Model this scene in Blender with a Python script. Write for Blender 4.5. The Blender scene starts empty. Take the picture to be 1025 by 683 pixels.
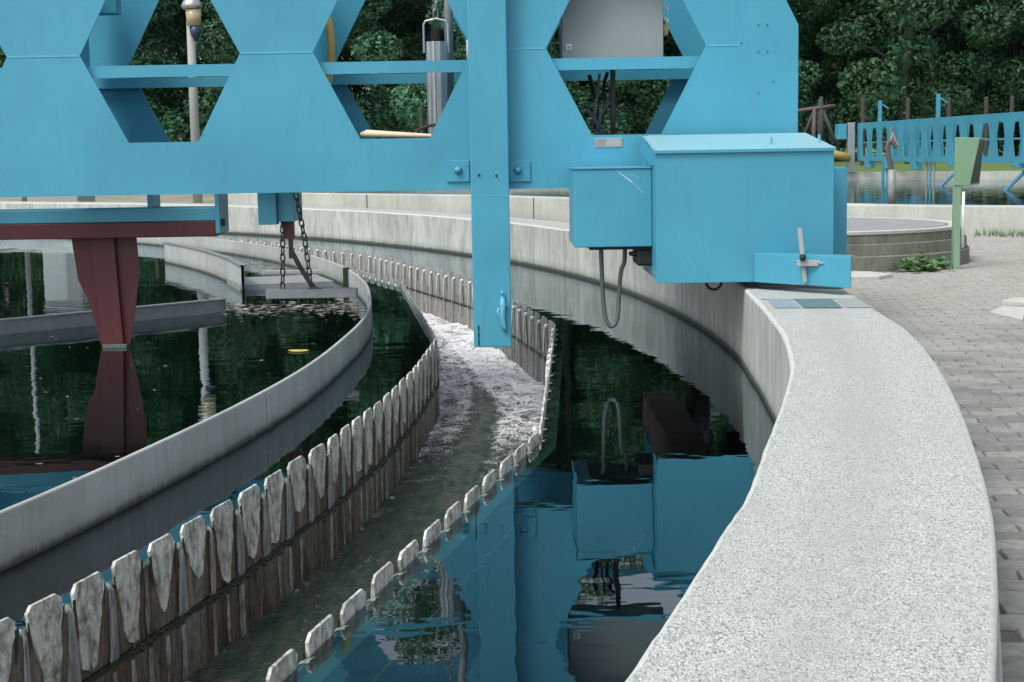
import bpy, bmesh, math, random
from mathutils import Vector, Matrix, noise
from mathutils.geometry import tessellate_polygon
random.seed(7)
R = math.radians
sc = bpy.context.scene
col = sc.collection

# ------------------------------------------------------------------ camera model (metres, water level z = 0)
F, PITCH, ROLL, HC = 1554.5, .12082, -.01665, 1.2475
HW = .4565                      # top of the tank wall above the water
CX, CY = -22.56, 9.754          # centre of the near tank
RI, RO_ = 23.916, 24.459
GZ = .10                        # paving level
def ray(x, y):
    x = (x-512.5)/F; y = -(y-341.5)/F
    c, s = math.cos(ROLL), math.sin(ROLL); x, y = c*x-s*y, s*x+c*y
    cp, sp = math.cos(PITCH), math.sin(PITCH)
    return Vector((x, cp+y*sp, -sp+y*cp))
def atY(x, y, Y):               # point seen at (x, y) at distance Y
    d = ray(x, y); return d*(Y/d.y)+Vector((0, 0, HC))
def atz(x, y, z):               # point seen at (x, y) at height z
    d = ray(x, y); return d*((z-HC)/d.z)+Vector((0, 0, HC))
def pol(a, r, z=0.):
    return Vector((CX+r*math.cos(R(a)), CY+r*math.sin(R(a)), z))
def lerp_tab(tab, x):
    if x <= tab[0][0]: return tab[0][1]
    for (a, b), (c, d) in zip(tab, tab[1:]):
        if x <= c: return b+(d-b)*(x-a)/(c-a)
    return tab[-1][1]

# ------------------------------------------------------------------ node helpers
class NT:
    def __init__(s, name):
        s.m = bpy.data.materials.new(name); s.m.use_nodes = True
        s.t = s.m.node_tree; s.t.nodes.clear()
        s.out = s.n('ShaderNodeOutputMaterial')
    def n(s, typ, **kw):
        o = s.t.nodes.new(typ)
        for k, v in kw.items():
            if k.startswith('i_'): o.inputs[int(k[2:]) if k[2:].isdigit() else k[2:]].default_value = v
            else: setattr(o, k, v)
        return o
    def l(s, a, b): s.t.links.new(a, b)
    def pos(s, scale=(1, 1, 1)):
        g = s.n('ShaderNodeNewGeometry'); mp = s.n('ShaderNodeMapping'); mp.inputs['Scale'].default_value = scale
        s.l(g.outputs['Position'], mp.inputs['Vector']); return mp.outputs['Vector']
    def noise(s, vec, scale, detail=4, rough=.55, dist=0):
        o = s.n('ShaderNodeTexNoise'); o.inputs['Scale'].default_value = scale; o.inputs['Detail'].default_value = detail
        o.inputs['Roughness'].default_value = rough; o.inputs['Distortion'].default_value = dist
        s.l(vec, o.inputs['Vector']); return o.outputs['Fac']
    def ramp(s, fac, stops):
        o = s.n('ShaderNodeValToRGB'); cr = o.color_ramp
        while len(cr.elements) < len(stops): cr.elements.new(.5)
        for e, (p, c) in zip(cr.elements, stops):
            e.position = p; e.color = (*c, 1) if isinstance(c, tuple) else (c, c, c, 1)
        s.l(fac, o.inputs['Fac']); return o.outputs['Color']
    def mix(s, fac, a, b, mode='MIX'):
        o = s.n('ShaderNodeMix', data_type='RGBA', blend_type=mode)
        for sock, v in ((o.inputs[0], fac), (o.inputs[6], a), (o.inputs[7], b)):
            if isinstance(v, (int, float)): sock.default_value = v if sock is o.inputs[0] else (v, v, v, 1)
            elif isinstance(v, tuple): sock.default_value = (*v, 1)
            else: s.l(v, sock)
        return o.outputs[2]
    def math(s, op, a, b=0.):
        o = s.n('ShaderNodeMath', operation=op)
        for i, v in enumerate((a, b)):
            if isinstance(v, (int, float)): o.inputs[i].default_value = v
            else: s.l(v, o.inputs[i])
        return o.outputs[0]
    def bump(s, h, strength=.3, dist=.01, normal=None):
        o = s.n('ShaderNodeBump'); o.inputs['Strength'].default_value = strength; o.inputs['Distance'].default_value = dist
        s.l(h, o.inputs['Height'])
        if normal: s.l(normal, o.inputs['Normal'])
        return o.outputs['Normal']
    def pbr(s, color, rough=.6, metal=0., normal=None, alpha=None, spec=None):
        b = s.n('ShaderNodeBsdfPrincipled')
        for k, v in (('Base Color', color), ('Roughness', rough), ('Metallic', metal)):
            if isinstance(v, tuple): b.inputs[k].default_value = (*v, 1)
            elif isinstance(v, (int, float)): b.inputs[k].default_value = v
            else: s.l(v, b.inputs[k])
        if normal: s.l(normal, b.inputs['Normal'])
        if spec is not None: b.inputs['Specular IOR Level'].default_value = spec
        if alpha is not None:
            if isinstance(alpha, float): b.inputs['Alpha'].default_value = alpha
            else: s.l(alpha, b.inputs['Alpha'])
        s.l(b.outputs[0], s.out.inputs['Surface']); return b
def posz(m):
    g = m.n('ShaderNodeNewGeometry'); x = m.n('ShaderNodeSeparateXYZ'); m.l(g.outputs['Position'], x.inputs[0]); return x.outputs

M = {}
def paint(name, c, rough=.42, dirt=.25, dc=(.10, .13, .13)):
    m = NT(name); v = m.pos(); vs = m.pos((6, 6, .7))
    n1 = m.noise(v, 1.3, 5); n2 = m.noise(vs, 3, 4); n3 = m.noise(v, 60, 3)
    a = m.mix(m.ramp(n1, [(.35, 0.), (.7, 1.)]), tuple(x*.90 for x in c), tuple(min(1, x*1.08) for x in c))
    a = m.mix(m.math('MULTIPLY', m.ramp(n2, [(.52, 0.), (.75, 1.)]), dirt), a, tuple(x*.62+y*.3 for x, y in zip(c, dc)))
    a = m.mix(m.math('MULTIPLY', m.ramp(n3, [(.66, 0.), (.72, 1.)]), .35), a, tuple(x*.55 for x in c))
    rs = m.noise(m.pos((1, 1, .35)), 7, 6, .75)
    a = m.mix(m.math('MULTIPLY', m.ramp(rs, [(.70, 0.), (.76, 1.)]), .55), a, (.16, .13, .09))
    m.pbr(a, m.ramp(n1, [(.3, rough-.06), (.7, rough+.12)]), normal=m.bump(m.noise(v, 45, 3), .06, .004)); return m.m
M['blue'] = paint('blue_paint', (.060, .322, .455))
M['blue_far'] = paint('pale_blue_paint', (.055, .285, .40), .55)
M['arm'] = paint('dull_blue_arm', (.05, .20, .30), .5)
M['box_side'] = paint('dark_olive_side', (.035, .06, .042), .7)
M['maroon'] = paint('maroon_primer', (.085, .012, .016), .5, .3, (.14, .10, .10))
M['grey_paint'] = paint('grey_cabinet_paint', (.235, .27, .275), .5, .12)
M['green_paint'] = paint('green_paint', (.20, .34, .22), .6, .3)
M['white_paint'] = paint('white_paint', (.72, .74, .74), .5, .2)
M['yellow'] = paint('yellow_plastic', (.66, .46, .14), .5, .2)
M['cream'] = paint('cream_board', (.75, .62, .42), .6, .15)
M['hut'] = paint('grey_hut_paint', (.36, .39, .39), .5, .1)
M['pole'] = paint('light_grey_pole', (.34, .36, .35), .6, .2)
M['amber'] = paint('amber_glass', (.42, .36, .22), .2, .1)
M['dark_blue'] = paint('dark_blue_enamel', (.01, .03, .07), .4, .1)
M['red_cable'] = paint('red_cable', (.4, .03, .03), .5, .1)

def simple(name, c, rough, metal=0, ns=30, var=.25, bump=.1):
    m = NT(name); v = m.pos(); n = m.noise(v, ns, 4)
    m.pbr(m.mix(n, tuple(x*(1-var) for x in c), tuple(min(1, x*(1+var)) for x in c)), rough, metal, m.bump(n, bump, .004)); return m.m
M['steel'] = simple('galvanised_steel', (.45, .48, .48), .42, .8, 18)
M['alu'] = simple('brushed_aluminium', (.62, .65, .66), .42, .55, 30, .1)
M['grey_steel'] = simple('weathered_grey_steel', (.27, .29, .29), .6, .2, 12, .35)
M['scuff'] = simple('scuffed_pale_paint', (.30, .48, .55), .6, 0, 80, .35)
M['chain'] = simple('rusty_dark_chain', (.09, .09, .085), .55, .5, 40, .4)
M['black'] = simple('black_rubber', (.010, .012, .012), .6)
M['hose'] = simple('grey_green_hose', (.10, .135, .13), .45)
M['bark'] = simple('bark', (.026, .030, .026), .9, 0, 8, .5, .5)
M['wood'] = simple('weathered_wood_post', (.05, .05, .044), .85, 0, 12, .4, .4)
M['rust'] = simple('rusty_steel_tube', (.11, .085, .078), .75, .1, 14, .35)
M['leaf_yellow'] = simple('yellow_dead_leaf', (.55, .48, .10), .6)
M['weld'] = simple('painted_weld_bead', (.12, .42, .56), .45)
M['soil'] = simple('dark_tank_floor', (.010, .080, .052), .9)

# --- concrete faces of the wall, stained by run-off, algae band at the water line
def concrete(name, base, streak=.5, band=True, bo=0.):
    m = NT(name); v = m.pos(); z = posz(m)[2]
    vs = m.pos((3.2, 3.2, .8)); st = m.noise(vs, 2.0, 7, .68, .5); st2 = m.noise(m.pos((11, 11, 1.1)), 2, 5, .65, .4)
    bl = m.noise(v, 1.1, 5); fine = m.noise(v, 55, 5, .7)
    c = m.mix(m.ramp(bl, [(.3, 0.), (.7, 1.)]), tuple(x*.78 for x in base), tuple(x*1.12 for x in base))
    c = m.mix(m.math('MULTIPLY', m.ramp(st, [(.45, 0.), (.68, 1.)]), streak), c, tuple(x*.36 for x in base))
    c = m.mix(m.math('MULTIPLY', m.ramp(st2, [(.52, 0.), (.72, 1.)]), streak*.8), c, (base[0]*.30, base[1]*.30, base[2]*.26))
    c = m.mix(m.math('MULTIPLY', m.ramp(fine, [(.4, 0.), (.7, 1.)]), .25), c, tuple(x*.5 for x in base))
    if band:
        zz = m.math('ADD', z, m.math('MULTIPLY', m.math('SUBTRACT', m.noise(m.pos((5, 5, .5)), 3, 5, .7), .5), .045))
        k = m.ramp(m.math('ADD', m.math('MULTIPLY', zz, 1.), .5), [(.520+bo, 1.), (.545+bo, 0.)])
        c = m.mix(k, c, (.022, .034, .026))
        k2 = m.ramp(m.math('ADD', m.math('MULTIPLY', zz, 1.), .5), [(.545+bo, .35), (.60+bo, 0.)])
        c = m.mix(k2, c, (.10, .11, .085))
    hh = m.math('ADD', fine, m.math('MULTIPLY', bl, 2.))
    m.pbr(c, .82, normal=m.bump(hh, .25, .006)); return m.m
M['wall_face'] = concrete('stained_wall_concrete', (.53, .56, .52), .62)
M['band_conc'] = concrete('second_wall_concrete', (.50, .53, .48), .25, False)
M['pit_conc'] = concrete('mossy_pit_concrete', (.20, .215, .175), .7, False)
M['ring'] = concrete('grey_baffle_sheet', (.42, .45, .435), .28, True, -.012)
# --- washed aggregate top of the wall
m = NT('washed_aggregate_top'); v = m.pos()
vo = m.n('ShaderNodeTexVoronoi'); vo.inputs['Scale'].default_value = 330; m.l(m.pos((1, .42, 1)), vo.inputs['Vector'])
vc = m.n('ShaderNodeSeparateColor'); m.l(vo.outputs['Color'], vc.inputs[0])
c = m.ramp(vc.outputs[0], [(.0, (.14, .16, .155)), (.14, (.34, .37, .355)), (.36, (.49, .52, .50)), (.75, (.57, .60, .575)), (1., (.74, .77, .74))])
gap = m.ramp(vo.outputs['Distance'], [(.35, 0.), (.75, 1.)])
c = m.mix(m.math('MULTIPLY', gap, .55), c, (.20, .22, .21))
c = m.mix(m.math('MULTIPLY', m.ramp(m.noise(v, 1.6, 6, .6), [(.40, 0.), (.72, 1.)]), .42), c, (.36, .385, .35))
c = m.mix(m.math('MULTIPLY', m.ramp(m.noise(v, 9, 6, .65), [(.45, 0.), (.75, 1.)]), .25), c, (.30, .31, .28))
# faint worn track left by the wheel
p_ = posz(m); dx = m.math('ADD', p_[0], -CX); dy = m.math('ADD', p_[1], -CY)
rad = m.math('SQRT', m.math('ADD', m.math('MULTIPLY', dx, dx), m.math('MULTIPLY', dy, dy)))
off = m.math('ABSOLUTE', m.math('ADD', m.math('SUBTRACT', rad, 24.17), m.math('MULTIPLY', m.math('SUBTRACT', m.noise(v, 3, 4), .5), .12)))
c = m.mix(m.ramp(m.math('MULTIPLY', off, 4.), [(.15, .30), (.5, 0.)]), c, (.33, .35, .32))
fn = m.noise(m.pos((1, .45, 1)), 300, 3, .8)
c = m.mix(m.math('MULTIPLY', m.ramp(fn, [(.56, 0.), (.62, 1.)]), .45), c, (.16, .18, .17))
m.pbr(c, .85, normal=m.bump(m.math('ADD', m.math('MULTIPLY', vo.outputs['Distance'], -1.), fn), .42, .004)); M['wall_top'] = m.m
# smooth trowelled edge and the patched strip at the joint
M['wall_edge'] = simple('trowelled_edge', (.52, .54, .51), .85, 0, 60, .35, .5)
M['patch'] = simple('grey_repair_mortar', (.30, .33, .32), .7, 0, 14, .3, .3)
M['patch_blue'] = simple('blue_grey_plate', (.24, .31, .35), .6, .0, 40, .35)
M['pit_cover'] = simple('pale_lilac_grey_cover', (.27, .285, .29), .8, 0, 5, .3)
M['patch_dark'] = simple('dark_teal_plate', (.12, .19, .20), .5, .1, 40, .45)
M['slab'] = simple('pale_concrete_slab', (.50, .50, .46), .85, 0, 12, .25, .3)

# --- paving
m = NT('grey_clay_pavers'); v = m.pos(); p = posz(m)
g = m.n('ShaderNodeNewGeometry')
rnd = g.outputs['Random Per Island']
c = m.ramp(rnd, [(0., (.20, .20, .185)), (.5, (.25, .252, .235)), (1., (.33, .33, .305))])
c = m.mix(m.math('MULTIPLY', m.ramp(m.noise(v, 28, 6, .7), [(.4, 0.), (.7, 1.)]), .55), c, (.08, .088, .085))
c = m.mix(m.math('MULTIPLY', m.ramp(m.noise(v, 90, 4, .7), [(.55, 0.), (.7, 1.)]), .4), c, (.34, .35, .33))
dust = m.math('ADD', m.math('MULTIPLY', p[1], .055), m.math('MULTIPLY', m.noise(v, .9, 6, .65), .8))
k = m.ramp(dust, [(.82, 0.), (.98, .9)])
c = m.mix(k, c, m.mix(m.noise(v, 12, 5), (.26, .255, .23), (.46, .45, .41)))
c = m.mix(m.math('MULTIPLY', m.ramp(m.noise(v, 2.2, 6, .7), [(.56, 0.), (.68, 1.)]), m.math('MULTIPLY', k, .75)), c, (.20, .25, .10))
m.pbr(c, .85, normal=m.bump(m.noise(v, 40, 5, .7), .5, .006)); M['paver'] = m.m
m = NT('sandy_ground'); v = m.pos(); p = posz(m)
near = m.mix(m.noise(v, 14, 5), (.09, .092, .085), (.20, .20, .18))
far = m.mix(m.noise(v, 5, 6), (.23, .215, .19), (.34, .33, .29))
far = m.mix(m.ramp(m.noise(v, .8, 5), [(.5, 0.), (.62, .8)]), far, (.13, .16, .07))
c = m.mix(m.ramp(m.math('MULTIPLY', p[1], .02), [(.16, 0.), (.24, 1.)]), near, far)
m.pbr(c, .95, normal=m.bump(m.noise(v, 30, 5, .7), .5, .01)); M['ground'] = m.m
m = NT('mown_lawn'); v = m.pos()
c = m.mix(m.noise(v, 3, 6, .7), (.07, .12, .03), (.14, .22, .07))
m.pbr(c, .95, normal=m.bump(m.noise(v, 25, 4), .8, .02)); M['lawn'] = m.m

# --- water
def water(name, tint, bumps, ior=1.33, grough=.015):
    m = NT(name); v = m.pos((1, 1, 1))
    n = None
    h = None
    for sc_, w, anis in bumps:
        vv = m.pos((anis, 1, 1)); q = m.math('MULTIPLY', m.noise(vv, sc_, 2, .5), w); h = q if h is None else m.math('ADD', h, q)
    n = m.bump(h, 1., 1.)
    tr = m.n('ShaderNodeBsdfTransparent'); tr.inputs[0].default_value = (*tint, 1)
    gl = m.n('ShaderNodeBsdfGlossy'); gl.inputs['Roughness'].default_value = grough; gl.inputs['Color'].default_value = (.86, .96, 1, 1)
    fr = m.n('ShaderNodeFresnel'); fr.inputs['IOR'].default_value = ior
    m.l(n, gl.inputs['Normal']); m.l(n, fr.inputs['Normal'])
    mx = m.n('ShaderNodeMixShader'); m.l(fr.outputs[0], mx.inputs[0]); m.l(tr.outputs[0], mx.inputs[1]); m.l(gl.outputs[0], mx.inputs[2])
    m.l(mx.outputs[0], m.out.inputs['Surface']); return m.m
M['water'] = water('dark_green_water', (.20, .31, .27), [(1.4, .0030, 1), (7, .0007, .6)], 1.68)
M['water2'] = water('far_tank_water', (.05, .09, .06), [(3, .004, 1), (9, .001, .5)], 1.40)

# foam and flowing water in the channel: the vertex value «foam» says where froth lies
m = NT('channel_water_and_foam'); v = m.pos()
at_ = m.n('ShaderNodeAttribute', attribute_name='foam')
fo = m.math('ADD', at_.outputs['Fac'], m.math('MULTIPLY', m.math('SUBTRACT', m.noise(m.pos((1, .5, 1)), 52, 6, .70, 2.2), .5), 2.2))
fo = m.math('ADD', fo, m.math('MULTIPLY', m.math('SUBTRACT', m.noise(v, 9, 4, .6, 1.2), .5), 1.3))
k = m.ramp(fo, [(.42, 0.), (.60, .75), (.76, 1.)])
fl = m.noise(m.pos((6, 1.2, 1)), 4, 5, .6, .5)
wc = m.mix(m.ramp(fl, [(.4, 0.), (.68, 1.)]), (.010, .030, .020), (.055, .060, .038))
fc = m.mix(m.ramp(m.noise(v, 60, 5, .75), [(.30, 0.), (.55, 1.)]), (.52, .56, .58), (.94, .95, .96))
m.pbr(m.mix(k, wc, fc), m.ramp(k, [(0., .08), (1., .6)]), normal=m.bump(m.math('ADD', m.math('MULTIPLY', m.noise(v, 30, 5, .65, .5), 1.), m.math('MULTIPLY', k, .6)), .9, .022))
M['launder_water'] = m.m
m = NT('overflow_water_sheet'); v = m.pos((30, 30, 2))
m.pbr(m.mix(m.noise(v, 4, 4), (.20, .21, .20), (.62, .65, .67)), .12, normal=m.bump(m.noise(v, 3, 3), .5, .01), alpha=m.ramp(m.noise(m.pos((60, 60, 5)), 1.6, 4), [(.36, .15), (.60, .75)])); M['nappe'] = m.m
M['spray'] = simple('bright_falling_water', (.72, .76, .80), .25)

# --- weir plates
def weir_mat(name, a, b, dark, kd, ks=.6, vz=.9):
    m = NT(name); v = m.pos(); vs = m.pos((8, 8, vz)); z = posz(m)[2]
    n1 = m.noise(vs, 1.3, 7, .7, .8); n2 = m.noise(vs, 2.4, 7, .72, .9); n3 = m.noise(v, 24, 6, .75)
    c = m.mix(m.ramp(n1, [(.42, 0.), (.62, 1.)]), a, b)
    c = m.mix(m.math('MULTIPLY', m.ramp(n2, [(.48, 0.), (.66, 1.)]), ks), c, dark)
    c = m.mix(m.math('MULTIPLY', m.ramp(n3, [(.46, 0.), (.66, 1.)]), kd), c, (.030, .034, .022))
    m.pbr(c, m.ramp(n2, [(.3, .35), (.7, .75)]), normal=m.bump(m.math('ADD', n3, n1), .6, .008)); return m.m
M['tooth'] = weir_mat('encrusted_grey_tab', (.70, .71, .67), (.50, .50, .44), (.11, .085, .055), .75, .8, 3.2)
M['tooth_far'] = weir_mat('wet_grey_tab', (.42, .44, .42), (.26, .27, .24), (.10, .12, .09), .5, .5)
M['weir_grey'] = weir_mat('wet_grey_weir_plate', (.40, .41, .38), (.20, .185, .15), (.04, .04, .03), .5, .8)
M['scale'] = weir_mat('grey_lime_scale', (.44, .44, .40), (.24, .21, .17), (.06, .045, .03), .7, .8, 2.)
M['weir'] = weir_mat('slimy_brown_weir_plate', (.24, .225, .185), (.105, .050, .024), (.014, .010, .006), .65, 1.)
M['weir_low'] = weir_mat('brown_channel_wall', (.21, .20, .165), (.085, .045, .022), (.010, .011, .007), .75, .95)
M['ledge'] = simple('pale_submerged_ledge', (.62, .60, .60), .8, 0, 10, .4, .3)
M['slime'] = simple('black_green_slime', (.018, .028, .014), .5, 0, 30, .5, .8)

# --- foliage
def leafmat(name, a, b, c3):
    m = NT(name); g = m.n('ShaderNodeNewGeometry'); oi = m.n('ShaderNodeObjectInfo')
    c = m.ramp(g.outputs['Random Per Island'], [(0., a), (.6, b), (1., c3)])
    hs = m.n('ShaderNodeHueSaturation'); m.l(c, hs.inputs['Color'])
    m.l(m.math('ADD', .485, m.math('MULTIPLY', oi.outputs['Random'], .03)), hs.inputs['Hue'])
    m.l(m.math('ADD', .7, m.math('MULTIPLY', oi.outputs['Random'], .65)), hs.inputs['Value'])
    b = m.pbr(hs.outputs[0], .62, spec=.3)
    tr = m.n('ShaderNodeBsdfTranslucent'); m.l(hs.outputs[0], tr.inputs[0])
    mx = m.n('ShaderNodeMixShader'); mx.inputs[0].default_value = .22
    m.l(b.outputs[0], mx.inputs[1]); m.l(tr.outputs[0], mx.inputs[2]); m.l(mx.outputs[0], m.out.inputs['Surface']); return m.m
M['leaf1'] = leafmat('dark_broad_leaves', (.032, .105, .060), (.052, .150, .080), (.11, .225, .10))
M['leaf2'] = leafmat('lighter_leaves', (.052, .135, .064), (.088, .19, .08), (.16, .26, .115))
M['weed'] = leafmat('weed_leaves', (.09, .19, .07), (.15, .28, .12), (.26, .38, .20))

# ------------------------------------------------------------------ object helpers
def tag(o, label=None, cat=None, group=None, kind=None):
    if label: o['label'] = label
    if cat: o['category'] = cat
    if group: o['group'] = group
    if kind: o['kind'] = kind
    return o
def world_org(o):
    v = Vector((0, 0, 0))
    while o: v += o.location; o = o.parent
    return v
def thing(name, loc, label, cat, group=None):
    o = bpy.data.objects.new(name, None); col.objects.link(o); o.location = loc; o.empty_display_size = .2
    return tag(o, label, cat, group)
class MB:
    def __init__(s): s.v = []; s.f = []; s.mi = []
    def quad(s, *p, mi=0):
        b = len(s.v); s.v += [Vector(q) for q in p]; s.f.append(list(range(b, b+len(p)))); s.mi.append(mi)
    def box(s, x0, x1, y0, y1, z0, z1, mi=0, mat=None):
        b = len(s.v)
        P = [Vector((x, y, z)) for z in (z0, z1) for y in (y0, y1) for x in (x0, x1)]
        if mat: P = [mat @ q for q in P]
        s.v += P
        for f in ((0, 2, 3, 1), (4, 5, 7, 6), (0, 1, 5, 4), (2, 6, 7, 3), (0, 4, 6, 2), (1, 3, 7, 5)):
            s.f.append([b+i for i in f]); s.mi.append(mi)
        return s
    def hexa(s, P, mi=0):      # 8 points: bottom ring 4, top ring 4
        b = len(s.v); s.v += [Vector(p) for p in P]
        for f in ((3, 2, 1, 0), (4, 5, 6, 7), (0, 1, 5, 4), (1, 2, 6, 5), (2, 3, 7, 6), (3, 0, 4, 7)):
            s.f.append([b+i for i in f]); s.mi.append(mi)
        return s
    def tube(s, pts, r, seg=8, cap=True, closed=False):
        pts = [Vector(p) for p in pts]; n = len(pts); b = len(s.v)
        rs = r if isinstance(r, (list, tuple)) else [r]*n
        up = None
        for i, p in enumerate(pts):
            if closed: d = pts[(i+1) % n]-pts[i-1]
            else: d = pts[min(i+1, n-1)]-pts[max(i-1, 0)]
            d.normalize()
            if up is None:
                up = Vector((0, 0, 1)) if abs(d.z) < .9 else Vector((1, 0, 0))
            a = (up-d*up.dot(d)).normalized(); up = a; c = d.cross(a)
            for k in range(seg):
                t = 2*math.pi*k/seg; s.v.append(p+(a*math.cos(t)+c*math.sin(t))*rs[i])
        for i in range(n if closed else n-1):
            j = (i+1) % n
            for k in range(seg):
                k2 = (k+1) % seg
                s.f.append([b+i*seg+k, b+i*seg+k2, b+j*seg+k2, b+j*seg+k]); s.mi.append(0)
        if cap and not closed:
            s.f.append([b+k for k in reversed(range(seg))]); s.mi.append(0)
            s.f.append([b+(n-1)*seg+k for k in range(seg)]); s.mi.append(0)
        return s
    def lathe(s, prof, c, seg=40, cap=True):
        b = len(s.v); c = Vector(c)
        for r, z in prof:
            for k in range(seg):
                t = 2*math.pi*k/seg; s.v.append(c+Vector((r*math.cos(t), r*math.sin(t), z)))
        for i in range(len(prof)-1):
            for k in range(seg):
                k2 = (k+1) % seg
                s.f.append([b+i*seg+k, b+i*seg+k2, b+(i+1)*seg+k2, b+(i+1)*seg+k]); s.mi.append(0)
        if cap:
            s.f.append([b+k for k in reversed(range(seg))]); s.mi.append(0)
            s.f.append([b+(len(prof)-1)*seg+k for k in range(seg)]); s.mi.append(0)
        return s
    def plate(s, V2, F2, y0, y1, fn=None):   # planar faces in (x, z) given a thickness y0..y1
        b = len(s.v); n = len(V2)
        for y in (y0, y1):
            for (x, z) in V2: s.v.append(Vector((x, y, z)))
        cnt = {}
        for f in F2:
            s.f.append([b+i for i in f]); s.mi.append(0); s.f.append([b+n+i for i in reversed(f)]); s.mi.append(0)
            for i in range(len(f)):
                e = (f[i], f[(i+1) % len(f)]); k = tuple(sorted(e))
                cnt.setdefault(k, []).append(e)
        for k, es in cnt.items():
            if len(es) == 1:
                i, j = es[0]; s.f.append([b+j, b+i, b+n+i, b+n+j]); s.mi.append(0)
        return s
    def build(s, name, mat, parent=None, smooth=False, bevel=0, kind=None, weighted=False):
        org = world_org(parent) if parent else Vector((0, 0, 0))
        me = bpy.data.meshes.new(name)
        me.from_pydata([tuple(q-org) for q in s.v], [], s.f)
        mats = mat if isinstance(mat, (list, tuple)) else [mat]
        for q in mats: me.materials.append(q)
        if len(mats) > 1:
            for p_, i in zip(me.polygons, s.mi): p_.material_index = i
        if smooth:
            for p_ in me.polygons: p_.use_smooth = True
        me.update()
        o = bpy.data.objects.new(name, me); col.objects.link(o)
        if parent: o.parent = parent
        if kind: o['kind'] = kind
        if bevel:
            bv = o.modifiers.new('bevel', 'BEVEL'); bv.width = bevel; bv.segments = 2; bv.limit_method = 'ANGLE'; bv.angle_limit = R(35)
        return o
def B(x0, x1, y0, y1, z0, z1): return MB().box(x0, x1, y0, y1, z0, z1)
def obox(c, size, rz=0, ry=0, rx=0):
    mt = Matrix.Translation(c) @ Matrix.Rotation(rz, 4, 'Z') @ Matrix.Rotation(ry, 4, 'Y') @ Matrix.Rotation(rx, 4, 'X')
    a, b, c_ = size[0]/2, size[1]/2, size[2]/2
    return MB().box(-a, a, -b, b, -c_, c_, mat=mt)
def catmull(P, n, closed=True):
    out = []; L = len(P)
    for i in range(L if closed else L-1):
        p0, p1, p2, p3 = [Vector(P[(i+k) % L] if closed else P[max(0, min(L-1, i+k))]) for k in (-1, 0, 1, 2)]
        for j in range(n):
            t = j/n
            out.append(.5*((2*p1)+(p2-p0)*t+(2*p0-5*p1+4*p2-p3)*t*t+(3*p1-p0-3*p2+p3)*t**3))
    if not closed: out.append(Vector(P[-1]))
    return out

# ------------------------------------------------------------------ far tank outline
T2 = [(-6.6, 35.4), (-4.5, 33.3), (-.9, 29.5), (1.2, 26.3), (4.68, 21.5), (6.6, 19.8), (10, 18), (15, 16.8), (21, 18.6), (27, 24.5), (30, 33), (27.5, 41), (22, 44.2), (14.8, 46.6), (10.8, 49.4), (4, 49.5), (-3, 47), (-6.8, 41)]
t2 = [v.to_2d() for v in catmull([(x, y, 0) for x, y in T2], 10)]
def offset(poly, d):
    out = []; n = len(poly)
    for i in range(n):
        t = (poly[(i+1) % n]-poly[i-1]).normalized(); out.append(poly[i]+Vector((t.y, -t.x))*d)
    return out
def inside(poly, x, y):
    c = False; n = len(poly)
    for i in range(n):
        a, b = poly[i], poly[i-1]
        if (a.y > y) != (b.y > y) and x < (b.x-a.x)*(y-a.y)/(b.y-a.y)+a.x: c = not c
    return c

# ------------------------------------------------------------------ ground sheet with the two tanks cut out
def sheet(name, rings, z, mat):
    polys = [[Vector((p[0], p[1], 0)) for p in r] for r in rings]
    tri = tessellate_polygon(polys); flat = [p for r in polys for p in r]
    me = bpy.data.meshes.new(name); me.from_pydata([(p.x, p.y, z) for p in flat], [], [tuple(t) for t in tri])
    me.materials.append(mat); me.update()
    bm = bmesh.new(); bm.from_mesh(me); bmesh.ops.recalc_face_normals(bm, faces=bm.faces)
    if sum(f.normal.z for f in bm.faces) < 0: bmesh.ops.reverse_faces(bm, faces=bm.faces)
    bm.to_mesh(me); bm.free()
    o = bpy.data.objects.new(name, me); col.objects.link(o); o['kind'] = 'structure'; return o
c1 = [pol(a, 24.42).to_2d() for a in range(0, 360, 1)]
t2o = offset(t2, .20)
big = [(-700, -700), (700, -700), (700, 900), (-700, 900)]
sheet('ground', [big, c1, t2o], GZ-.009, M['ground'])
lb = MB(); front = [(-400, 52), (-60, 52), (-8, 52), (4, 51.2), (10, 50.8), (16, 48.6), (22, 46), (33, 42), (80, 40), (400, 40)]
prof = [(0, GZ-.02), (.8, .30), (2.4, .58), (4.5, .70), (60, .8), (500, .8)]
for (x, y) in front:
    for (d_, z_) in prof: lb.v.append(Vector((x, y+d_, z_)))
for i in range(len(front)-1):
    for k in range(len(prof)-1):
        q = i*len(prof)+k; lb.f.append([q, q+len(prof), q+len(prof)+1, q+1]); lb.mi.append(0)
lb.build('lawn', M['lawn'], smooth=True, kind='structure')

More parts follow.
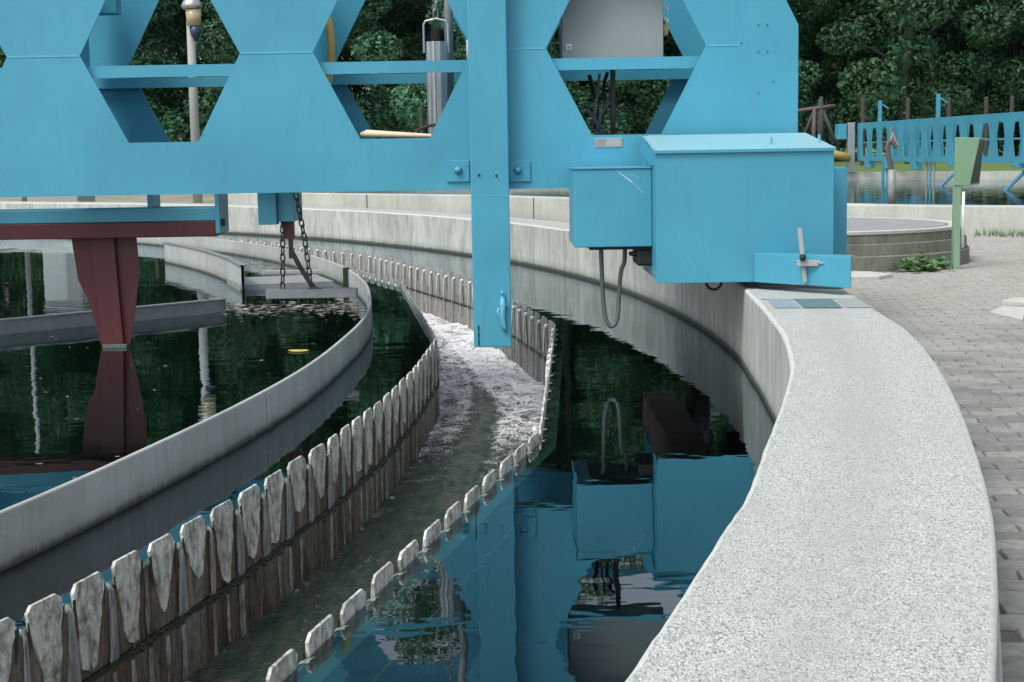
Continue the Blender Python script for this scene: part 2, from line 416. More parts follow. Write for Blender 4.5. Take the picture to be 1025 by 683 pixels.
# individual pavers, one sheet of paving
mb = MB(); rot = Matrix.Rotation(R(-7), 2)
pw, ph = .205, .105
rnd = random.Random(3)
for j in range(-30, 225):
    for i in range(-10, 60):
        u = i*pw+(j % 2)*pw*.5; w = j*ph
        q = rot @ Vector((u, w)); x, y = q.x+.2, q.y+.6
        if y < .8 or y > 21.5 or x > 9.5: continue
        if (x-CX)**2+(y-CY)**2 < (24.44)**2 or inside(t2o, x, y): continue
        if (x-2.9)**2+(y-15.85)**2 < 1.7**2: continue
        z = GZ+noise.noise(Vector((x*.6, y*.6, 0)))*.012+rnd.uniform(-.002, .002)
        g_ = .0022 if rnd.random() < .85 else .005
        a, b = pw/2-g_, ph/2-g_
        tx, ty = rnd.uniform(-.014, .014), rnd.uniform(-.022, .022)
        an = rnd.uniform(-.012, .012)
        rr = Matrix.Rotation(R(-7)+an, 2)
        k = .0035
        ring0 = []; ring1 = []
        for (sx, sy) in ((-1, -1), (1, -1), (1, 1), (-1, 1)):
            jx, jy = rnd.uniform(-.004, .004), rnd.uniform(-.004, .004)
            p0 = rr @ Vector((sx*a+jx, sy*b+jy)); p1 = rr @ Vector((sx*(a-k)+jx, sy*(b-k)+jy))
            dz = sx*a*tx+sy*b*ty
            ring0.append(Vector((x+p0.x, y+p0.y, z-.009+dz))); ring1.append(Vector((x+p1.x, y+p1.y, z+dz)))
        bi = len(mb.v); mb.v += ring0+ring1
        mb.f.append([bi+4, bi+5, bi+6, bi+7]); mb.mi.append(0)
        for t in range(4):
            t_ = (t+1) % 4; mb.f.append([bi+t, bi+t_, bi+4+t_, bi+4+t]); mb.mi.append(0)
mb.build('paving', M['paver'], kind='structure')

# ------------------------------------------------------------------ near tank wall
AI = [(-60, .004), (-18.3, .004), (-16.6, -.003), (-16, -.003), (-15.26, .006), (-13.7, -.007), (-12.6, -.004), (-11.46, .005), (-9.98, .019), (-7.7, .012), (-5.66, -.010), (-3.3, -.019), (-1.5, -.003), (6, -.01), (20, .02)]
AO = [(-60, -.003), (-17.9, -.003), (-16.2, .003), (-15.4, .006), (-13.3, -.003), (-11.6, -.002), (-10.2, .002), (-8.6, .008), (-7, .009), (-5.25, -.020), (0, 0)]
def ri(a): return RI+(lerp_tab(AI, a) if -60 < a < 20 else 0)
def ro(a): return RO_+(lerp_tab(AO, a) if -60 < a < 0 else 0)
angs = []
a = -60.
while a < 300:
    angs.append(a); a += .12 if a < 8 else (.5 if a < 60 else 1.)
def e(a, k, amp): return noise.noise(Vector((a*6.5, k*7.7, 0)))*amp+noise.noise(Vector((a*24, k*3.1, 5)))*amp*.5
tw = thing('tank_wall', (CX, CY, 0), 'broad curved concrete tank wall with speckled top, under the blue wheel housing', 'wall')
def sweep(rows, closed_loop=True):     # rows[i] = list of points for angle i
    mb = MB(); n = len(rows[0])
    for r in rows: mb.v += r
    L = len(rows)
    for i in range(L if closed_loop else L-1):
        j = (i+1) % L
        for k in range(n-1):
            mb.f.append([i*n+k, j*n+k, j*n+k+1, i*n+k+1]); mb.mi.append(0)
    return mb
rows_i, rows_t, rows_ei, rows_eo, rows_o = [], [], [], [], []
for a in angs:
    A_, O_ = ri(a), ro(a)
    w1 = .014+e(a, 1, .006); h1 = .016+e(a, 2, .006)
    w2 = .012+e(a, 3, .004); h2 = .014+e(a, 4, .004)
    rows_i.append([pol(a, A_, -1.4), pol(a, A_, HW-h1)])
    rows_ei.append([pol(a, A_, HW-h1), pol(a, A_+w1*.35, HW-h1*.3), pol(a, A_+w1, HW)])
    rows_t.append([pol(a, A_+w1, HW), pol(a, O_-w2, HW)])
    rows_eo.append([pol(a, O_-w2, HW), pol(a, O_-w2*.3, HW-h2*.3), pol(a, O_, HW-h2)])
    rows_o.append([pol(a, O_, HW-h2), pol(a, O_+.03, GZ-.1)])
for nme, rws, mt in (('inner_face', rows_i, 'wall_face'), ('inner_edge', rows_ei, 'wall_edge'), ('coping_top', rows_t, 'wall_top'), ('outer_edge', rows_eo, 'wall_edge'), ('outer_face', rows_o, 'wall_face')):
    sweep(rws).build(nme, M[mt], tw, smooth=True)
# strip let into the coping beside the wheel: one mortar pad, one plate
def cop(a0, a1, r0, r1, z, name, mat):
    mb = MB(); N = 6
    P = []
    for i in range(N+1):
        a = a0+(a1-a0)*i/N; P.append([pol(a, r0, z), pol(a, r1, z)])
    mb2 = sweep(P, False); return mb2.build(name, mat, tw)
cop(-4.98, -3.9, 23.96, 24.085, HW+.003, 'inset_plate', M['patch_blue'])['label'] = 'pale blue grey inset plate'
cop(-5.02, -3.92, 24.10, 24.29, HW+.004, 'inset_plate', M['patch_dark'])['label'] = 'dark teal inset plate'
cop(-5.0, -3.9, 24.31, 24.43, HW+.003, 'repair_patch', M['patch'])
cop(-3.9, -3.86, 23.93, 24.44, HW+.002, 'joint', M['slime'])

# ------------------------------------------------------------------ tank water, channel (launder) and weirs
VI = [(-60, 21.98), (-22, 21.98), (-18, 21.985), (-14.5, 21.99), (-11.4, 21.996), (-8.6, 22.01), (-5.7, 22.018), (-3, 22.025), (.9, 22.062), (12.8, 22.07), (24.4, 22.0)]
VO = [(-27.8, 22.89), (-17.3, 22.89), (-7.8, 22.892), (2.8, 22.90), (13.4, 22.80), (24.2, 22.85), (35, 22.9)]
while VI[-1][0] < 60: VI.append((VI[-1][0]+11.8, 22.03))
while VO[-1][0] < 60: VO.append((VO[-1][0]+10.8, 22.92))
def polyline(V):
    return [pol(a, r) for a, r in V]
def at_poly(V, a):          # radius of the straight-sided weir at angle a
    if a > 180: a -= 360
    for (a0, r0), (a1, r1) in zip(V, V[1:]):
        if a0 <= a <= a1:
            p, q = pol(a0, r0), pol(a1, r1)
            d = Vector((math.cos(R(a)), math.sin(R(a)))); c = Vector((CX, CY))
            n_ = Vector((q.y-p.y, p.x-q.x)); return n_.dot(p.to_2d()-c)/n_.dot(d)
    return V[0][1] if a < V[0][0] else V[-1][1]
A0, A1 = -30, 60
mb = MB(); N = 720
ang = [i*.5 for i in range(-120, 600)]
for a in ang:
    ra = at_poly(VI, a)
    rb = at_poly(VO, a)
    mb.v += [pol(a, 0, 0), pol(a, 10, 0), pol(a, ra, 0), pol(a, rb, 0), pol(a, RI+.03, 0)]
L = len(ang)
for i in range(L):
    j = (i+1) % L
    mb.f.append([i*5+1, i*5+2, j*5+2, j*5+1]); mb.mi.append(0)
    mb.f.append([i*5+3, i*5+4, j*5+4, j*5+3]); mb.mi.append(0)
    mb.f.append([i*5, i*5+1, j*5+1]); mb.mi.append(0)
mb.build('tank_water', M['water'], kind='structure')
mb = MB(); mb.v = [pol(a, RI+.2, -1.35) for a in range(0, 360, 3)]; mb.f = [list(range(120))]; mb.mi = [0]
mb.build('tank_floor', M['soil'], kind='structure')

ZW = -.45
# channel water surface
me_v, me_f, foam = [], [], []
aa = []; a = -30.
while a < 60: aa.append(a); a += .035 if -19 < a < 15 else .25
NU = 56
FW = [(-30, 0), (-14, .03), (-8, .08), (-5, .16), (-3, .31), (-1, .49), (2, .58), (5, .64), (12, .68), (20, .55), (60, .4)]
for a in aa:
    r0, r1 = at_poly(VI, a)+.02, at_poly(VO, a)-.02
    for k in range(NU):
        u = k/(NU-1); r = r0+(r1-r0)*u
        p = pol(a, r, 0)
        base = lerp_tab(FW, a)
        edge = abs(u-.40)
        gapw = lerp_tab([(-30, .0), (-6, .10), (-2, .19), (1.5, .16), (4.5, .0), (60, 0)], a)
        f = base*(1.25 if u > .5 else 1.05)
        if gapw > 0: f -= .62*max(0, 1-edge/gapw)
        if u < .05 or u > .95: f += .10
        nz = noise.fractal(Vector((p.x*7, p.y*7, 1.3)), 1., 2.1, 4)
        h = nz*(.006+.022*min(1, max(0, f)))+noise.noise(Vector((p.x*3, p.y*1.6, 4)))*.008
        f += nz*.18
        me_v.append((p.x, p.y, ZW+h)); foam.append(f)
for i in range(len(aa)-1):
    for k in range(NU-1):
        q = i*NU+k; me_f.append((q, q+NU, q+NU+1, q+1))
me = bpy.data.meshes.new('channel_water'); me.from_pydata(me_v, [], me_f); me.materials.append(M['launder_water'])
at2 = me.attributes.new('foam', 'FLOAT', 'POINT'); at2.data.foreach_set('value', foam)
for p_ in me.polygons: p_.use_smooth = True
o = bpy.data.objects.new('channel_water', me); col.objects.link(o); o['kind'] = 'structure'

# weirs.  side = +1: the channel lies at larger radius (inner weir), -1: at smaller radius (outer weir)
def strip_frames(V, pitch, a0, a1):
    """tooth frames (centre, tangent, outward normal) stepping along the straight sides"""
    out = []; pts = [(a, pol(a, r)) for a, r in V if a0-12 < a < a1+12]
    for (aa0, p), (aa1, q) in zip(pts, pts[1:]):
        Ls = (q-p).length; n = max(1, round(Ls/pitch)); t = (q-p).normalized(); nn = Vector((t.y, -t.x, 0))
        for i in range(n):
            c = p+t*(Ls*(i+.5)/n); an = aa0+(aa1-aa0)*(i+.5)/n
            if a0 <= an <= a1: out.append((c, t, nn, Ls/n, an))
    return out
def weir(name, V, pitch, side, label, seed):
    rg = random.Random(seed)
    root = thing(name, pol(0, V[3][1], 0), label, 'weir')
    # plate and channel wall follow the straight sides
    def ribbon(z0, z1, d0, d1, top=None):
        mb = MB(); pts = [pol(a, r) for a, r in V]
        nr = []
        for i in range(len(pts)):
            t = (pts[min(i+1, len(pts)-1)]-pts[max(i-1, 0)]).normalized(); nr.append(Vector((t.y, -t.x, 0)))
        for i in range(len(pts)-1):
            P = []
            for z in (z0, z1):
                for (k, d) in ((i, d0), (i+1, d0), (i+1, d1), (i, d1)):
                    P.append(pts[k]+nr[k]*d*side+Vector((0, 0, z)))
            mb.hexa(P)
        return mb
    ribbon(-.235, -.012, 0., .010).build('weir_plate', M['weir' if side > 0 else 'weir_grey'], root)
    ribbon(-.62, -.245, -.02, .016).build('channel_wall', M['weir_low' if side > 0 else 'weir_grey'], root)
    ribbon(-.254, -.236, .0162, .018).build('joint', M['slime'], root)
    sl = MB()
    for (c, t, nn, p, an) in strip_frames(V, .05, A0, 26):
        nn = nn*side
        if noise.noise(c*1.7) < -.32: continue
        for _ in range(6 if an < 2 else 2):
            zz = -.246+rg.gauss(0, .010); q = c+t*rg.uniform(-.02, .02)+nn*.018+Vector((0, 0, zz)); r_ = rg.uniform(.003, .007); b = len(sl.v)
            P6 = [q+t*r_*1.6, q+Vector((0, 0, r_)), q-t*r_*1.6, q-Vector((0, 0, r_*rg.uniform(1, 2.6))), q+nn*r_*.8]
            sl.v += P6
            for i in range(4): sl.f.append([b+i, b+(i+1) % 4, b+4]); sl.mi.append(0)
        if False:
            zz = rg.uniform(-.20, .0)
            for _ in range(14):
                q = c+t*rg.gauss(0, .012)+nn*.018+Vector((0, 0, zz+rg.gauss(0, .022))); r_ = rg.uniform(.004, .011); b = len(sl.v)
                sl.v += [q+t*r_, q+Vector((0, 0, r_)), q-t*r_, q-Vector((0, 0, r_*2.5)), q+nn*r_*1.2]
                for i in range(4): sl.f.append([b+i, b+(i+1) % 4, b+4]); sl.mi.append(0)
    sl.build('algae', M['slime'], root, kind='stuff')
    # submerged ledge on the tank side
    ribbon(-.16, -.030, -.062, -.003).build('support_angle', M['ledge'], root)
    fr = strip_frames(V, pitch, A0, A1)
    nap = MB(); slm = MB(); scl = MB(); spr = MB(); rest = MB(); npart = 0
    vis = lambda an: -17.8 < an < 24.5
    for (c, t, nn, p, an) in fr:
        nn = nn*side
        def tooth(mb):
            hw, tp = p*.365*rg.uniform(.95, 1.04), p*.275*rg.uniform(.92, 1.06)
            zt = .052+rg.uniform(-.003, .003); zs = zt-.021+rg.uniform(-.004, .004)
            lean = rg.uniform(-.006, .006); sk = rg.uniform(-.02, .02)
            bot = -.195+rg.uniform(-.035, .06)
            lo = p*.13*rg.uniform(.6, 1.5)
            j_ = lambda k=.007: rg.uniform(-k, k)
            P2 = [(-hw*.93, -.004), (-hw, zs), (-tp+lean, zt), (tp+lean, zt), (hw, zs), (hw*.93, -.004)]
            for f_ in (.18, .34, .5, .66, .82): P2.append(((hw*.93)*(1-f_)+(sk+lo)*f_+j_(), bot*f_+j_(.004)))
            P2 += [(sk+lo+j_(), bot+j_(.01)), (sk+j_(), bot-.012+j_(.01)), (sk-lo+j_(), bot+.012+j_(.01))]
            for f_ in (.82, .66, .5, .34, .18): P2.append(((-hw*.93)*(1-f_)+(sk-lo)*f_+j_(), (bot+.012)*f_+j_(.004)))
            bow = rg.uniform(0, .006); b = len(mb.v)
            for off in (0, 1):
                for (u, z) in P2:
                    o_ = (.002 if off == 0 else .010+bow*.5) if z > -.002 else (.003 if off == 0 else .0135+rg.uniform(0, .004))
                    mb.v.append(c+t*u+nn*o_+Vector((0, 0, z)))
            n = len(P2); mb.f.append([b+i for i in range(n)]); mb.f.append([b+n+i for i in reversed(range(n))]); mb.mi += [0, 0]
            for i in range(n):
                j = (i+1) % n; mb.f.append([b+i, b+n+i, b+n+j, b+j]); mb.mi.append(0)
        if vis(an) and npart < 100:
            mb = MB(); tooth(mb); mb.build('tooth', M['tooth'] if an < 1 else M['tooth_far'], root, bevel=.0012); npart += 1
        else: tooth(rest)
        g = c+t*p*.5
        # pale lime scale run between the tabs, and its continuation under the seam
        for (z0, z1, w0, w1, sh) in ((-.022, -.226, .035, .085, 0), (-.268, -.5, .07, .10, .0), (-.268, -.44, .06, .05, .5)):
            if rg.random() < .2: continue
            b = len(scl.v); K = 6; w0 *= rg.uniform(.6, 1.3); w1 *= rg.uniform(.5, 1.4); sw = rg.uniform(-.03, .03)
            for i in range(K+1):
                f_ = i/K; ww = p*(w0+(w1-w0)*f_)*rg.uniform(.8, 1.2)*(1 if i < K else .35); cc = g+t*p*(sh+sw*f_)+Vector((0, 0, z0+(z1-z0)*f_))
                of = .0125 if z0 > -.2 else .0180
                scl.v += [cc-t*ww+nn*of, cc+nn*(of+.004), cc+t*ww+nn*of]
            for i in range(K):
                for k in (0, 1): scl.f.append([b+i*3+k, b+i*3+k+1, b+i*3+k+4, b+i*3+k+3]); scl.mi.append(0)
        if an < 8:      # black slime in the corner of the notch
            for sd in (-1, 1):
                L_ = rg.uniform(.03, .13); q = g+t*sd*p*.115+nn*.0145; b = len(slm.v); wv = rg.uniform(.004, .011)
                slm.v += [q-t*wv+Vector((0, 0, .012)), q+t*wv+Vector((0, 0, .016)), q+t*(wv*.8+sd*.008)+Vector((0, 0, -L_*.5)), q+t*sd*.016+nn*.001+Vector((0, 0, -L_)), q-t*(wv*.6-sd*.006)+Vector((0, 0, -L_*.45))]
                slm.f.append([b, b+1, b+2, b+3, b+4]); slm.mi.append(0)
        # water spilling through the notch on the far side of this tooth
        w = p*.055; w = p*.075*rg.uniform(.6, 1.2)
        if rg.random() < .93:
            prof = [(-.02, .004), (.0, .001), (.010, -.004), (.020, -.018), (.022, -.06), (.0215, -.13), (.020, -.232)]
            b = len(nap.v)
            for i, (d, z) in enumerate(prof):
                ww = w*(1.2, 1.0, .9, .9, 1.1, 1.5, 2.0)[i]
                nap.v += [g-t*ww+nn*d+Vector((0, 0, z)), g+nn*(d+.005)+Vector((0, 0, z+.001)), g+t*ww+nn*d+Vector((0, 0, z))]
            for i in range(len(prof)-1):
                for k in (0, 1):
                    nap.f.append([b+i*3+k, b+i*3+k+1, b+i*3+k+4, b+i*3+k+3]); nap.mi.append(0)
        if an > -2 and side < 0 or an > 8:   # brisk overflow: bright lip and free-falling threads
            spr.tube([g+nn*.002+Vector((0, 0, .006)), g+nn*.02+Vector((0, 0, .002)), g+nn*.032+Vector((0, 0, -.018))], [.010, .015, .008], 6)
            q = g+nn*.034+t*rg.uniform(-.02, .02)
            spr.tube([q+Vector((0, 0, -.02)), q+nn*.01+Vector((0, 0, -.2)), q+nn*.015+Vector((0, 0, ZW+.01))], [.003, .0022, .004], 5)
    if rest.v: rest.build('tooth_row', M['tooth_far'], root, kind='stuff')
    scl.build('scale_runs', M['scale'], root, smooth=True, kind='stuff')
    slm.build('notch_slime', M['slime'], root, kind='stuff')
    nap.build('overflowing_water', M['nappe'], root, smooth=True, kind='stuff')
    if spr.v: spr.build('falling_drops', M['spray'], root, smooth=True, kind='stuff')
    return root
weir('serrated_weir', VI, .243, 1, 'tall toothed weir on the left side of the frothing channel, brown streaks down its face', 11)
weir('serrated_weir', VO, .278, -1, 'toothed weir between the frothing channel and the blue reflecting water by the wall', 12)

# scum baffle: thin grey ring standing out of the water
RR = 21.594
sb = thing('scum_baffle', pol(0, RR, 0), 'smooth grey curved baffle ring standing in the water left of the toothed weirs', 'baffle')
rows = []
for a in [x*.4 for x in range(-100, 160)]:
    w = noise.noise(Vector((a*.25, 0, 0)))*.012
    rows.append([pol(a, RR+w, -.35), pol(a, RR+w, .176), pol(a, RR+w-.003, .180), pol(a, RR+w-.018, .180), pol(a, RR+w-.021, .176), pol(a, RR+w-.021, -.35)])
sweep(rows, False).build('baffle_sheet', M['ring'], sb, smooth=False)
for a in (-21.6, -14.2, -7.1, .2, 7.4, 14.6, 21.8):
    mb = MB(); mt = Matrix.Translation(pol(a, RR+.001+noise.noise(Vector((a*.25, 0, 0)))*.012, 0)) @ Matrix.Rotation(R(a), 4, 'Z')
    mb.box(.0005, .0045, -.035, .035, -.25, .165, mat=mt); mb.build('joint_plate', M['ring'], sb, bevel=.001)
# dark bar put in for the unlit gap where baffle meets scum outlet
pt = atz(347, 289, 0)
B(pt.x-.03, pt.x+.03, pt.y-.02, pt.y+.02, -.1, .20).build('dark_gap_bar', M['slime'], sb, bevel=.004)

# curved plate farther in
cb = thing('curved_scum_plate', (-3.2, 16.5, 0), 'short stained curved plate standing in the water behind the maroon leg', 'baffle')
rows = []
for i in range(25):
    a = 13.2+(25.9-13.2)*i/24; r = 20.62-.14*(i/24)
    hh = .238
    rows.append([pol(a, r, -.3), pol(a, r, hh), pol(a, r-.03, hh+.004), pol(a, r-.03, -.3)])
sweep(rows, False).build('plate', M['ring'], cb)
mb = sweep([[v+Vector((0, 0, 0)) for v in (pol(13.2+12.7*i/24, 20.635-.14*i/24, .236), pol(13.2+12.7*i/24, 20.635-.14*i/24, .246), pol(13.2+12.7*i/24, 20.575-.14*i/24, .246), pol(13.2+12.7*i/24, 20.575-.14*i/24, .236))] for i in range(25)], False)
mb.build('top_rail', M['steel'], cb)

# skimmer blade at left
sk = thing('skimmer_blade', (-3.3, 11.6, 0), 'long low grey skimmer blade lying across the dark water behind the maroon leg', 'skimmer')
p0, p1 = Vector((-6.2, 8.6, 0)), Vector((-2.33, 12.56, 0))
t = (p1-p0).normalized(); n_ = Vector((t.y, -t.x, 0)); ln = (p1-p0).length
def along(d0, d1, o0, o1, z0, z1):
    return MB().hexa([p0+t*d+n_*o+Vector((0, 0, z)) for z in (z0, z1) for (d, o) in ((d0, o0), (d1, o0), (d1, o1), (d0, o1))])
along(0, ln, -.008, .008, -.12, .10).build('blade', M['grey_steel'], sk)
along(0, ln, -.035, .02, .10, .112).build('top_flange', M['steel'], sk, bevel=.002)
along(ln-.006, ln, -.20, .02, -.1, .112).build('end_plate', M['grey_steel'], sk)
# floating planks of the scum gate
def plank(pa, pb, h, thick, label, mat, zb=-.05):
    a, b = Vector((pa.x, pa.y, 0)), Vector((pb.x, pb.y, 0)); t = (b-a).normalized(); n_ = Vector((-t.y, t.x, 0))
    mb = MB().hexa([q+n_*o+Vector((0, 0, z)) for z in (zb, h) for (q, o) in ((a, 0), (b, 0), (b, thick), (a, thick))])
    o = mb.build('scum_plank', mat, bevel=.004); return tag(o, label, 'plank')
pa, pb = atY(266, 299.5, 10.25), atY(357, 298, 10.25)
tag(B(pa.x, pb.x, 10.25, 10.36, pa.z, pa.z+.058).build('scum_plank', M['grey_steel'], bevel=.004), 'thick grey plank hanging just over the water below the two chains', 'plank')
plank(atz(240, 291, 0), atz(334, 287, 0), .055, .9, 'wide pale scum tray lying level behind the chained grey plank', M['grey_steel'])
plank(atz(262, 277, 0), atz(332, 276, 0), .06, .06, 'thin grey rail in the water farthest behind the chains', M['ring'])
# scum and litter on the water
rg = random.Random(5)
mb = MB()
def flake(x, y, s, z=.004):
    n = rg.randint(5, 7); b = len(mb.v); ph = rg.random()*6
    for i in range(n):
        a = 2*math.pi*i/n+ph; rr = s*rg.uniform(.5, 1.2); mb.v.append(Vector((x+rr*math.cos(a)*1.5, y+rr*math.sin(a), z+rg.uniform(0, .004))))
    mb.v.append(Vector((x, y, z+s*.25)))
    for i in range(n): mb.f.append([b+i, b+(i+1) % n, b+n]); mb.mi.append(0)
for _ in range(380):
    x = rg.uniform(222, 366); y = rg.gauss(309, 4.0)
    if y < 301 or y > 321: continue
    p = atz(x, y, 0)
    if (p.to_2d()-Vector((CX, CY))).length > RR-.04: continue
    flake(p.x, p.y, rg.uniform(.006, .028))
for _ in range(120):
    p = atz(rg.uniform(245, 330), rg.uniform(262, 274), 0); flake(p.x, p.y, rg.uniform(.01, .03))
for _ in range(420):
    x = rg.uniform(-3.6, 0); y = rg.uniform(4.5, 22)
    rr = math.hypot(x-CX, y-CY)
    if rr > RR-.05: continue
    flake(x, y, rg.choice((.004, .005, .007, .012)))
m = NT('scum_flakes'); g = m.n('ShaderNodeNewGeometry')
m.pbr(m.ramp(g.outputs['Random Per Island'], [(0., (.06, .055, .04)), (.55, (.14, .13, .10)), (1., (.42, .41, .36))]), .7)
mb.build('floating_scum', m.m, kind='stuff')
mb = MB(); lp = atz(298, 352, 0)
for i in range(1):
    pts = [(-.065, .01), (-.03, .025), (.02, .02), (.05, .018), (.075, -.01), (.03, -.02), (-.03, -.015)]
    b = len(mb.v)
    for z in (.003, .006):
        mb.v += [Vector((lp.x+x, lp.y+y*2.2, z+.10*abs(x)*.4)) for x, y in pts]
    n = len(pts); mb.f += [list(range(b+n, b+2*n)), list(reversed(range(b, b+n)))]; mb.mi += [0, 0]
    for i in range(n): mb.f.append([b+i, b+(i+1) % n, b+n+(i+1) % n, b+n+i]); mb.mi.append(0)
tag(mb.build('fallen_leaf', M['leaf_yellow']), 'single yellow leaf floating on the dark water inside the baffle ring', 'leaf')

# ------------------------------------------------------------------ the scraper bridge
YF = 9.727; YB = 10.95
br = thing('scraper_bridge', (0, 10.3, HW), 'large blue travelling bridge with hexagonal openings spanning the tank to its wall', 'bridge')
ZS, HH, HWD, HBW, PIT, X0H = 1.882, .536, .494, .216, 1.438, .733
ZB, ZT = 1.022, 2.73
def girder(xs, xl, xr, y0, y1, endcut=True):
    V2, F2 = [], []
    idx = {}
    def v(x, z):
        k = (round(x, 4), round(z, 4))
        if k not in idx: idx[k] = len(V2); V2.append((x, z))
        return idx[k]
    xs = sorted(xs)
    zb, zt = ZS-HH, ZS+HH
    cuts = [xl]+[c for x in xs for c in (x-HBW, x+HBW)]+[xr]
    for x0, x1 in zip(cuts, cuts[1:]):
        F2.append([v(x0, ZB), v(x1, ZB), v(x1, zb), v(x0, zb)])
        F2.append([v(x0, zt), v(x1, zt), v(x1, ZT), v(x0, ZT)])
    edges = [None]+xs+[None]
    for l_, r_ in zip(edges, edges[1:]):
        lb = xl if l_ is None else l_+HBW; lm = xl if l_ is None else l_+HWD
        rb = xr if r_ is None else r_-HBW; rm = xr if r_ is None else r_-HWD
        F2.append([v(lb, zb), v(rb, zb), v(rm, ZS), v(lm, ZS)])
        F2.append([v(lm, ZS), v(rm, ZS)]+([v(rb, 2.0)] if r_ is None and endcut else [])+[v(rb, zt), v(lb, zt)])
    if endcut:      # slanted upper corner at the wall end
        for i, (x, z) in enumerate(V2):
            if abs(x-xr) < 1e-4 and z > 2.01: V2[i] = (xr-(z-2.0)*.51, z)
    mb = MB().plate(V2, F2, y0, y1); return mb
holes = [X0H-PIT*k for k in range(0, 12)]
XR = atY(799, 60, YF).x
XL = -17.3
g1 = girder(holes, XL, XR, YF, YF+.012).build('front_girder', M['blue'], br)
B(XL, .80, YF+.013, YF+.09, ZB+.001, ZB+.013).build('flange', M['blue'], g1)
B(XL, 1.40, YF-.05, YF+.12, ZT, ZT+.015).build('flange', M['blue'], g1)
for c in holes[:6]: B(c-PIT+HWD+.004, c-HWD-.004, YF-.003, YF, ZS-.004, ZS+.004).build('weld_bead', M['weld'], g1)
B(X0H+HWD+.004, X0H+HWD+.20, YF-.003, YF, ZS-.004, ZS+.004).build('weld_bead', M['weld'], g1)
g2 = girder(holes, XL, XR, YB, YB+.012).build('back_girder', M['blue'], br)
B(XL, XR-.4, YB-.09, YB-.001, ZB+.001, ZB+.013).build('flange', M['blue'], g2)
B(XL, 1.40, YB-.12, YB+.05, ZT, ZT+.015).build('flange', M['blue'], g2)
for k in range(0, 7):
    x = X0H+PIT/2-PIT*k
    if k == 0: x = 1.47
    B(x-.006, x+.006, YF+.165, YB-.165, ZB+.05, ZT-.05).build('cross_frame', M['blue'], br)
# longitudinal angle bars seen through the openings
B(XL, 1.6, YF+.05, YF+.058, 1.748, 1.822).build('tray_bar', M['blue'], br)
B(XL, 1.6, YF+.058, YF+.13, 1.814, 1.822).build('tray_bar', M['blue'], br)
B(XL, 1.6, YB-.08, YB-.072, 1.732, 1.80).build('tray_bar', M['blue'], br)
B(XL, 1.6, YB-.072, YB-.01, 1.792, 1.80).build('tray_bar', M['blue'], br)
# hole-1 bracket, upper left
p = atY(107, 10, 10.5)
obox((p.x, 10.5, 2.35), (.16, .14, .30)).build('bracket', M['blue'], br, bevel=.006)
# holes bolts on the right part of the web
mb = MB()
for (x, y) in ((759, 25), (768, 25), (742, 43), (759, 52), (768, 52), (774, 82), (759, 93)):
    q = atY(x, y, YF); rr = .004
    mb.tube([q+Vector((0, .0005, 0)), q+Vector((0, -.006, 0))], rr, 8)
mb.build('bolt', M['slime'], g1)
# post in front of the girder
pl, pr_ = atY(470.5, 150, 9.60).x, atY(509, 150, 9.60).x
po = B(pl, pr_, 9.60, YF-.002, .045, 2.76).build('post', M['blue'], br, bevel=.006)
B(pl-.0015, pr_+.0015, 9.5985, 9.601, .981, .985).build('weld_bead', M['weld'], po)
mb = MB()
for (x, y) in ((479.5, 175.5), (497, 176)):
    q = atY(x, y, 9.60); mb.tube([q+Vector((0, .001, 0)), q+Vector((0, -.005, 0))], .008, 10)
mb.build('screw', M['slime'], po)
q0, q1 = atY(478.3, 326, 9.60), atY(480.5, 349, 9.60)
mb = MB(); zz = q0.z
for (a, b, c_) in ((0, .035, 'n'), (.040, .085, 'n'), (.09, .125, 'n')):
    mb.box(q0.x, q0.x+.010, 9.5985, 9.605, zz-b, zz-a)
mb.build('slot', M['slime'], po)
# paint-clogged latch at the foot of the post
mb = MB(); lx = atY(503, 300, 9.59)
mb.tube([lx+Vector((0, 0, .02)), lx+Vector((.003, -.012, -.03)), lx+Vector((0, -.008, -.10)), lx+Vector((.012, -.01, -.17)), lx+Vector((.012, 0, -.20))], [.010, .020, .017, .012, .008], 8)
mb.tube([lx+Vector((-.022, -.005, -.05)), lx+Vector((-.030, -.012, -.075)), lx+Vector((-.018, -.012, -.10)), lx+Vector((-.008, -.008, -.15)), lx+Vector((.008, -.005, -.20))], [.008, .010, .008, .007, .006], 8)
mb.tube([lx+Vector((0, -.01, .055)), lx+Vector((0, -.012, .03))], .008, 8)
mb.tube([lx+Vector((-.02, -.01, -.03)), lx+Vector((.03, -.012, -.035))], .009, 8)
mb.build('latch', M['weld'], po, smooth=True)
# gusset plates
for (xa, xb, xc) in ((447, 470, 458.5), (509.3, 531, 518.5)):
    qa, qb = atY(xa, 161, 9.71), atY(xb, 182, 9.71)
    gp = B(qa.x, qb.x, 9.713, YF-.001, qb.z, qa.z).build('gusset_plate', M['blue'], br, bevel=.003)
    qc = atY(xc, 170.5, 9.71)
    mb = MB(); mb.tube([qc, qc+Vector((0, -.016, 0)), qc+Vector((0, -.024, 0)), qc+Vector((0, -.028, 0))], [.026, .022, .014, .004], 12)
    mb.build('bolt', M['blue'], gp, smooth=True)
# name plate below the third opening
qa, qb = atY(595, 138.5, YF), atY(623, 147.5, YF)
np_ = B(qa.x, qb.x, YF-.004, YF-.0005, qb.z, qa.z).build('name_plate', M['steel'], br, bevel=.001)
B(qa.x+.006, qa.x+.068, YF-.006, YF-.0045, qb.z+.008, qa.z-.008).build('dark_panel', M['grey_steel'], np_)
B(qa.x+.076, qb.x-.008, YF-.006, YF-.0045, qb.z+.008, qa.z-.008).build('light_panel', M['pole'], np_)

